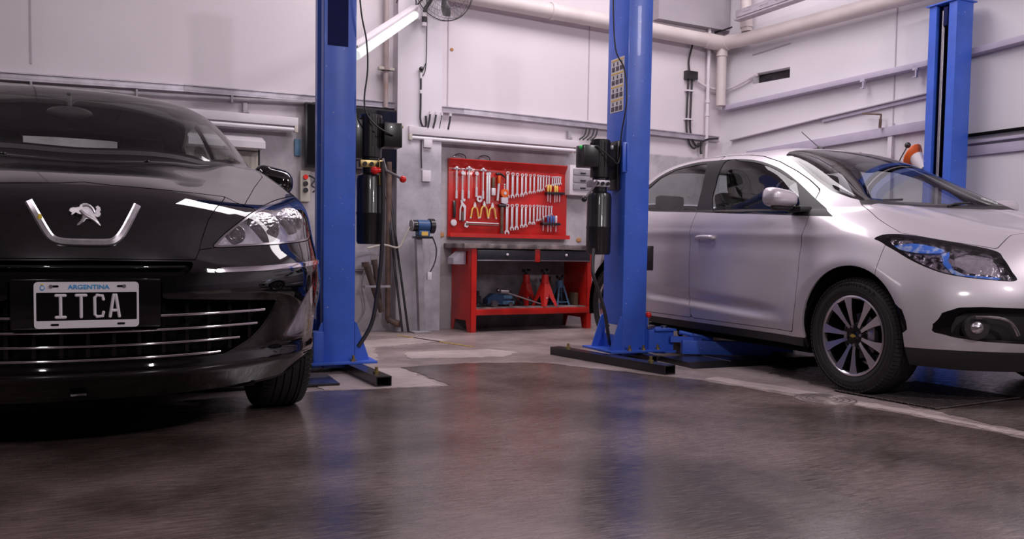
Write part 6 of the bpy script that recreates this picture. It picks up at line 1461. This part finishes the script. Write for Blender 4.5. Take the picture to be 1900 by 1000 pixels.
# ================================================================== LIFTS
def lift_post(x0, label, opening, y0=5.04, hgt=2.80, wd=.19, dp=.27, screw=True, ov=.12):
    """column between x0 and x0+wd; opening -1: channel mouth on the -x side, +1: on the +x side"""
    t = empty('lift_post', (x0+wd/2, y0+dp/2, 0), 0, label, 'lift post'); hx, hy, th = wd/2, dp/2, .008
    o = opening
    r_ = .008; half = [(-hx, -hy+r_), (-hx+r_*.3, -hy+r_*.3), (-hx+r_, -hy), (hx-r_, -hy), (hx-r_*.3, -hy+r_*.3), (hx, -hy+r_), (hx, -hy+.075), (hx-.035, -hy+.075), (hx-.035, -hy+.075-th), (hx-th, -hy+.075-th), (hx-th, -hy+th), (-hx+th, -hy+th)]
    prof = half+[(x, -y) for x, y in half[::-1]]; prof = [(o*x, y) for x, y in prof]
    b = MB(); n_ = len(prof); b.add([(x, y, z) for z in (.03, hgt) for x, y in prof], [(i, (i+1) % n_, n_+(i+1) % n_, n_+i) for i in range(n_)])
    b.build('column', M['bluep'], t)
    b = MB(); b.box(-hx-.02, hx+.02, -hy-.015, hy+.015, hgt, hgt+.012, .002); b.build('top_plate', M['bluep'], t)
    if screw:
        b = MB(); b.box(-o*(hx-.012), o*(hx-.05), -.055, .055, .05, hgt-.02) if False else b.box(*sorted((-o*(hx-.012), o*(hx-.06))), -.06, .06, .05, hgt-.01); b.build('inner_channel', M['gap'], t)
        b = MB(); b.cyl((o*(hx-.035), .015, .1), (o*(hx-.035), .015, hgt-.05), .016, n=12); b.build('lifting_screw', M['steel'], t)
        b = MB(); b.box(*sorted((o*(hx-.06), o*(hx-.0))), -.045, -.005, hgt-.18, hgt-.03, .004); b.build('screw_bearing', M['navy'], t)
    b = MB(); b.box(-hx-.12, hx+ov, -hy-.07, hy+.07, .055, .07, .003); b.build('base_plate', M['bluep'], t)
    for sx in ((-1, 1) if ov > .05 else (-1,)):
        for (yy) in (-hy-.0, hy-.012):
            b = MB(); b.prism([(sx*hx, .07), (sx*(hx+.085), .07), (sx*(hx+.078), .10), (sx*(hx+.012), .29), (sx*hx, .30)], yy, yy+.012, 'xz'); b.build('gusset', M['bluep'], t, 0)
    return t
def tube_beam(b, p0, p1, w_, h_, th=.006):
    p0, p1 = Vector(p0), Vector(p1); d = (p1-p0)/2; c = (p0+p1)/2; s = Vector((d.y, -d.x, 0)).normalized(); z = Vector((0, 0, 1))
    b.obox(c+z*(h_/2-th/2), d, s*w_/2, z*th/2); b.obox(c-z*(h_/2-th/2), d, s*w_/2, z*th/2); b.obox(c+s*(w_/2-th/2), d, s*th/2, z*(h_/2-th)); b.obox(c-s*(w_/2-th/2), d, s*th/2, z*(h_/2-th))
def anchor(t, x, y, z):
    b = MB(); b.cyl((x, y, z), (x, y, z+.012), .018, n=6); b.cyl((x, y, z+.01), (x, y, z+.035), .009, n=10); b.build('anchor_bolt', M['brass'], t, 30)

# --- left post (black car bay)
P1 = lift_post(1.0, 'blue lift post beside the black saloon, with its power unit on the right', -1)
b = MB(); tube_beam(b, (.115, -.72, .028), (.055, .20, .028), .085, .055); b.build('base_beam', M['blackp'], P1, 0, label='hollow black steel foot beam')
anchor(P1, .105, -.60, .056); anchor(P1, .075, -.18, .07); anchor(P1, -.15, -.17, .07)
b = MB(); b.box(-.075, .045, -.1365, -.135, 1.90, 2.795); b.build('paint_patch', M['navy'], P1, 0, label='dark navy touched up paint patch')
b = MB(); b.box(-.16, -.10, -.19, -.10, .05, .25, .006); b.box(-.19, -.10, -.12, .12, .03, .09, .004); b.build('carriage', M['bluep'], P1)
b = MB(); b.box(-1.1, -.1, -.62, -.28, .004, .016, .002); b.build('floor_cover', M['blackp'], P1, label='black tread plate cover on the floor')
# --- right bay posts
P2 = lift_post(3.02, 'blue lift post between the tool bench and the silver car', 1)
b = MB(); tube_beam(b, (-.38, .30, .028), (-.15, -.80, .028), .09, .055); b.build('base_beam', M['blackp'], P2, 0, label='hollow black steel foot beam')
b = MB(); tube_beam(b, (.12, .25, .028), (.02, -.35, .028), .06, .05); b.build('base_beam', M['blackp'], P2, 0)
anchor(P2, -.35, .16, .056); anchor(P2, -.185, -.64, .056); anchor(P2, -.06, -.18, .07); anchor(P2, .05, -.18, .07); anchor(P2, .17, -.17, .07)
b = MB(); b.sphere((-.0965, .0, .083), .016, 12, 8, (.3, 1, 1)); b.build('hose_hole', M['gap'], P2, 40)
P3 = lift_post(6.07, 'blue lift post at the far right behind the silver car', -1, ov=.01)
# decal on post 2, left face
dx = -.0955
def flatbox(t, y0, y1, z0, z1, m, nm, k=0, par=None): b = MB(); b.box(dx-.0012-k*.0006, dx, y0, y1, z0, z1); return b.build(nm, m, par or t, 0)
dec = flatbox(P2, -.09, .085, 1.688, 2.053, M['socket'], 'safety_decal')
b = MB(); c_ = MB()
for r in range(4):
    zt = 2.045-r*.090
    for k_ in range(3):
        y0 = .075-.053*k_
        b.box(dx-.0022, dx-.0012, y0-.048, y0, zt-.010, zt); c_.box(dx-.0022, dx-.0012, y0-.044, y0-.004, zt-.078, zt-.048); c_.box(dx-.0022, dx-.0012, y0-.034, y0-.018, zt-.04, zt-.018)
b.build('decal_heading', M['ydec'], dec, 0, kind='stuff'); c_.build('decal_picture', M['ddec'], dec, 0, kind='stuff')
lb_ = flatbox(P2, -.085, .09, .165, .235, M['socket'], 'maker_label')
b = MB(); b.box(dx-.0022, dx-.001, .03, .06, .215, .228); b.build('label_mark', M['blackp'], lb_, 0)
b = MB(); b.box(.095, .165, -.10, -.03, .61, .78, .004); b.build('lock_cover', M['blackp'], P2)
# carriage, arm, pad
b = MB(); b.box(.10, .30, -.17, -.02, .06, .205, .006); b.box(.14, .31, -.19, .01, .195, .21, .003); b.box(.14, .31, -.19, .01, .045, .06, .003); b.build('carriage', M['bluep'], P2)
b = MB(); b.cyl((.27, -.09, .03), (.27, -.09, .225), .022, n=16); b.build('arm_pin', M['steel'], P2)
arm = MB(); arm.obox((.56, -.42, .090), (.29, -.28, 0), Vector((.28, .29, 0)).normalized()*.045, (0, 0, .035), .004)
b = MB(); A0 = Vector((.33, -.22, .09)); A1 = Vector((.89, -.47, .085)); dd_ = (A1-A0)/2; sn = Vector((-dd_.y, dd_.x, 0)).normalized()
b.obox((A0+A1)/2, dd_, sn*.045, (0, 0, .047), .004); b.obox(A0+dd_*.1+Vector((0, 0, .05)), dd_*.35, sn*.012, (0, 0, -.02)) 
b.tube([A0+Vector((-.02, 0, .10)), A0+dd_*.7+Vector((0, 0, .055))], .014, 8); b.build('lift_arm', M['bluep'], P2, 30)
b = MB(); b.obox(A1+dd_.normalized()*.07, dd_.normalized()*.075, sn*.035, (0, 0, .018), .004); b.build('arm_extension', M['bluep'], P2)
b = MB(); q = A1+dd_.normalized()*.10; b.cyl(q+Vector((0, 0, .01)), q+Vector((0, 0, .045)), .02, n=12); b.cyl(q+Vector((0, 0, .045)), q+Vector((0, 0, .065)), .055, n=24); b.build('lifting_pad', M['blackp'], P2)
b = MB(); b.cyl((.115, -.13, .21), (.115, -.13, .29), .008, n=8); b.box(.10, .16, -.15, -.1, .21, .235, .003); b.build('release_rod', M['steel'], P2)
b = MB(); b.sphere((.115, -.13, .305), .022, 14, 10); b.build('release_knob', M['redk'], P2, 40)
# black cover plate between the posts of the right bay
t = empty('cover_plate', (3.25, 4.85, 0), 0, 'low black ramped cover plate on the floor between the right bay posts', 'cover plate')
b = MB(); b.prism([(-.32, 0), (-.25, .035), (.05, .035), (.12, 0)], 0, 2.85, 'yz'); b.build('cover_sheet', M['blackp'], t, 0)
b = MB(); 
for i in range(5): b.box(.3+i*.55, .303+i*.55, -.30, .08, .0355, .037)
b.build('sheet_joint', M['greypipe'], t, 0)

def power_unit(P, sx, cx, cy, zt, label, knob, box_side):
    """hydraulic power unit; part of its lift post"""
    t = empty('power_unit', (0, 0, 0)); t.parent = P; tag(t, label)
    ox, oy = P.location.x, P.location.y; x, y = cx-ox, cy-oy
    b = MB(); b.cyl((x, y, zt-.25), (x, y, zt), .066, n=28); b.cyl((x, y, zt-.012), (x, y, zt+.004), .058, n=28); b.cyl((x, y, zt-.27), (x, y, zt-.25), .052, n=24)
    for i in range(16): a = 2*pi*i/16; b.obox((x+.066*cos(a), y+.066*sin(a), zt-.10), Vector((cos(a), sin(a), 0))*.004, Vector((-sin(a), cos(a), 0))*.003, (0, 0, .085))
    b.build('motor', M['blackp'], t, 35)
    bx = x+box_side*.115
    b = MB(); b.box(bx-.055, bx+.055, y-.09, y+.03, zt-.19, zt-.045, .006); b.build('terminal_box', M['blackp'], t)
    b = MB(); b.sphere((bx+box_side*.058, y-.05, zt-.06), .014, 10, 8); b.build('indicator', M['greenp'] if knob != 'red' else M['brass'], t, 40)
    b = MB(); b.box(x-.075, x+.05, y-.055, y+.05, zt-.315, zt-.27, .004); b.build('valve_block', M['galv'] if knob != 'red' else M['brass'], t)
    b = MB()
    for q in (-.05, -.01, .03): b.cyl((x+q, y-.055, zt-.293), (x+q, y-.068, zt-.293), .012, n=10)
    b.build('port_plug', M['blackp'], t)
    b = MB(); b.cyl((x, y, zt-.345), (x, y, zt-.315), .05, n=24); b.lathe([(.05, zt-.345), (.078, zt-.36), (.084, zt-.385), (.084, zt-.575), (.086, zt-.58), (.086, zt-.59), (.084, zt-.595), (.083, zt-.755), (.075, zt-.77), (0, zt-.77)], 32, origin=(x, y, 0), caps=False); b.build('oil_tank', M['blackp'], t, 35)
    b = MB()
    if knob == 'red':
        b.tube([(x+.055, y-.07, zt-.26), (x+.075, y-.08, zt-.33), (x+.17, y-.09, zt-.375)], .009, 8); b.build('lever', M['steel'], t, 40)
        b = MB(); b.sphere((x+.175, y-.09, zt-.378), .021, 14, 10); b.build('knob', M['redk'], t, 40)
        b = MB(); b.sphere((x+.0, y-.10, zt-.335), .026, 14, 10, (1, 1, .9)); b.cyl((x+.0, y-.10, zt-.335), (x+.035, y-.09, zt-.33), .016, n=12); b.build('filler_cap', M['redk'], t, 40)
        b = MB(); b.box(x+.03, x+.05, y-.09, y-.07, zt-.42, zt-.27, .003); b.build('valve_stem', M['brass'], t)
    else:
        b.tube([(x-.06, y-.07, zt-.28), (x-.08, y-.08, zt-.31), (x-.165, y-.10, zt-.40)], .009, 8); b.build('lever', M['steel'], t, 40)
        b = MB(); b.sphere((x-.17, y-.10, zt-.405), .02, 14, 10); b.build('knob', M['blackp'], t, 40)
    b = MB(); b.box(*sorted((x-box_side*.05, x-box_side*.115)), y-.03, y+.05, zt-.26, zt-.03, .004); b.box(*sorted((x-box_side*.10, x-box_side*.125)), y-.06, y+.07, zt-.33, zt+.0, .004); b.build('mounting_bracket', M['blackp'], t)
    return t
power_unit(P1, 1, 1.30, 5.13, 1.53, 'black hydraulic power unit with red knobs', 'red', 1)
power_unit(P2, -1, 2.885, 5.15, 1.485, 'black hydraulic power unit with a black lever', 'black', -1)
b = MB(); b.box(-.10, -.09, -.16, -.145, 1.28, 1.46, .003); b.box(-.125, -.085, -.15, -.135, 1.27, 1.47, .004); b.build('unit_mount', M['bluep'], P2)
def cable_on(P, pts, r, name, m, label=None):
    ox, oy = P.location.x, P.location.y; b = MB(); b.tube([(x-ox, y-oy, z) for x, y, z in pts], r, 8, smooth=6); return b.build(name, m, P, 60, label=label)
cable_on(P1, [(1.17, 5.0, 2.75), (1.198, 5.0, 2.166), (1.237, 5.0, 1.94), (1.245, 5.0, 1.771), (1.227, 5.0, 1.614), (1.24, 5.0, 1.522), (1.305, 5.0, 1.449), (1.409, 5.03, 1.409)], .005, 'power_cable', M['cable'])
cable_on(P2, [(2.93, 5.1, 2.75), (2.932, 5.1, 2.412), (2.957, 5.1, 2.096), (3.004, 5.06, 1.958), (3.005, 5.02, 1.745), (3.005, 5.08, 1.526), (3.000, 5.08, 1.381), (2.968, 5.06, 1.325), (2.917, 5.05, 1.358), (2.80, 5.05, 1.435)], .005, 'power_cable', M['cable'])
cable_on(P1, [(1.345, 5.03, 1.25), (1.352, 5.03, 1.059), (1.350, 5.03, .867), (1.343, 5.03, .674), (1.325, 5.04, .48), (1.29, 5.04, .286), (1.21, 5.04, .15)], .013, 'hydraulic_hose', M['cable'])
cable_on(P2, [(2.80, 5.06, .75), (2.753, 4.98, .6), (2.80, 4.98, .475), (2.849, 4.98, .332), (2.90, 5.02, .188), (2.995, 5.16, .10)], .012, 'hydraulic_hose', M['cable'])

# ================================================================== FLOOR FITTINGS
M['grate'] = mat('steel_grate', (.30, .25, .24), rough=.4, metal=.6, var=.4, scale=20)
t = empty('floor_grate', (3.86, 3.30, 0), .12, 'steel lattice floor grate just in front of the silver car wheel', 'grate')
b = MB(); b.box(-.36, .36, -.30, .30, .003, .006); b.build('grate_tray', M['gap'], t, 0)
b = MB()
for i in range(25): x = -.35+.7*i/24; b.box(x-.004, x+.004, -.30, .30, .006, .012)
for i in range(17): y = -.295+.59*i/16; b.box(-.36, .36, y-.004, y+.004, .006, .0125)
b.build('grate_bars', M['grate'], t, 0, kind='stuff')
t = empty('drain_cover', (3.22, 3.36, 0), 0, 'round cast iron drain cover set in the concrete strip', 'drain cover')
b = MB(); b.cyl((0, 0, .003), (0, 0, .006), .155, n=40); b.build('cover_disc', M['floor'], t, 0)
for i, r in enumerate((.15, .12, .09, .06)):
    b = MB(); b.tube([(r*cos(a), r*sin(a), .006) for a in np.linspace(0, 2*pi, 41)[:-1]], .003, 6, closed=True); b.build('cover_ring', M['grate'], t, 40)
t = empty('tool_trolley', (4.62, 6.30, 0), .3, 'low orange red trolley on the floor behind the silver car', 'trolley')
b = MB(); b.box(-.30, .30, -.10, .10, .05, .10, .01); b.box(-.32, -.18, -.12, .12, .06, .15, .01); b.build('trolley_frame', M['orange'], t)
for x in (-.22, .22):
    for y in (-.09, .09): b = MB(); b.cyl((x, y-.012, .03), (x, y+.012, .03), .03, n=16); b.build('wheel', M['blackp'], t)
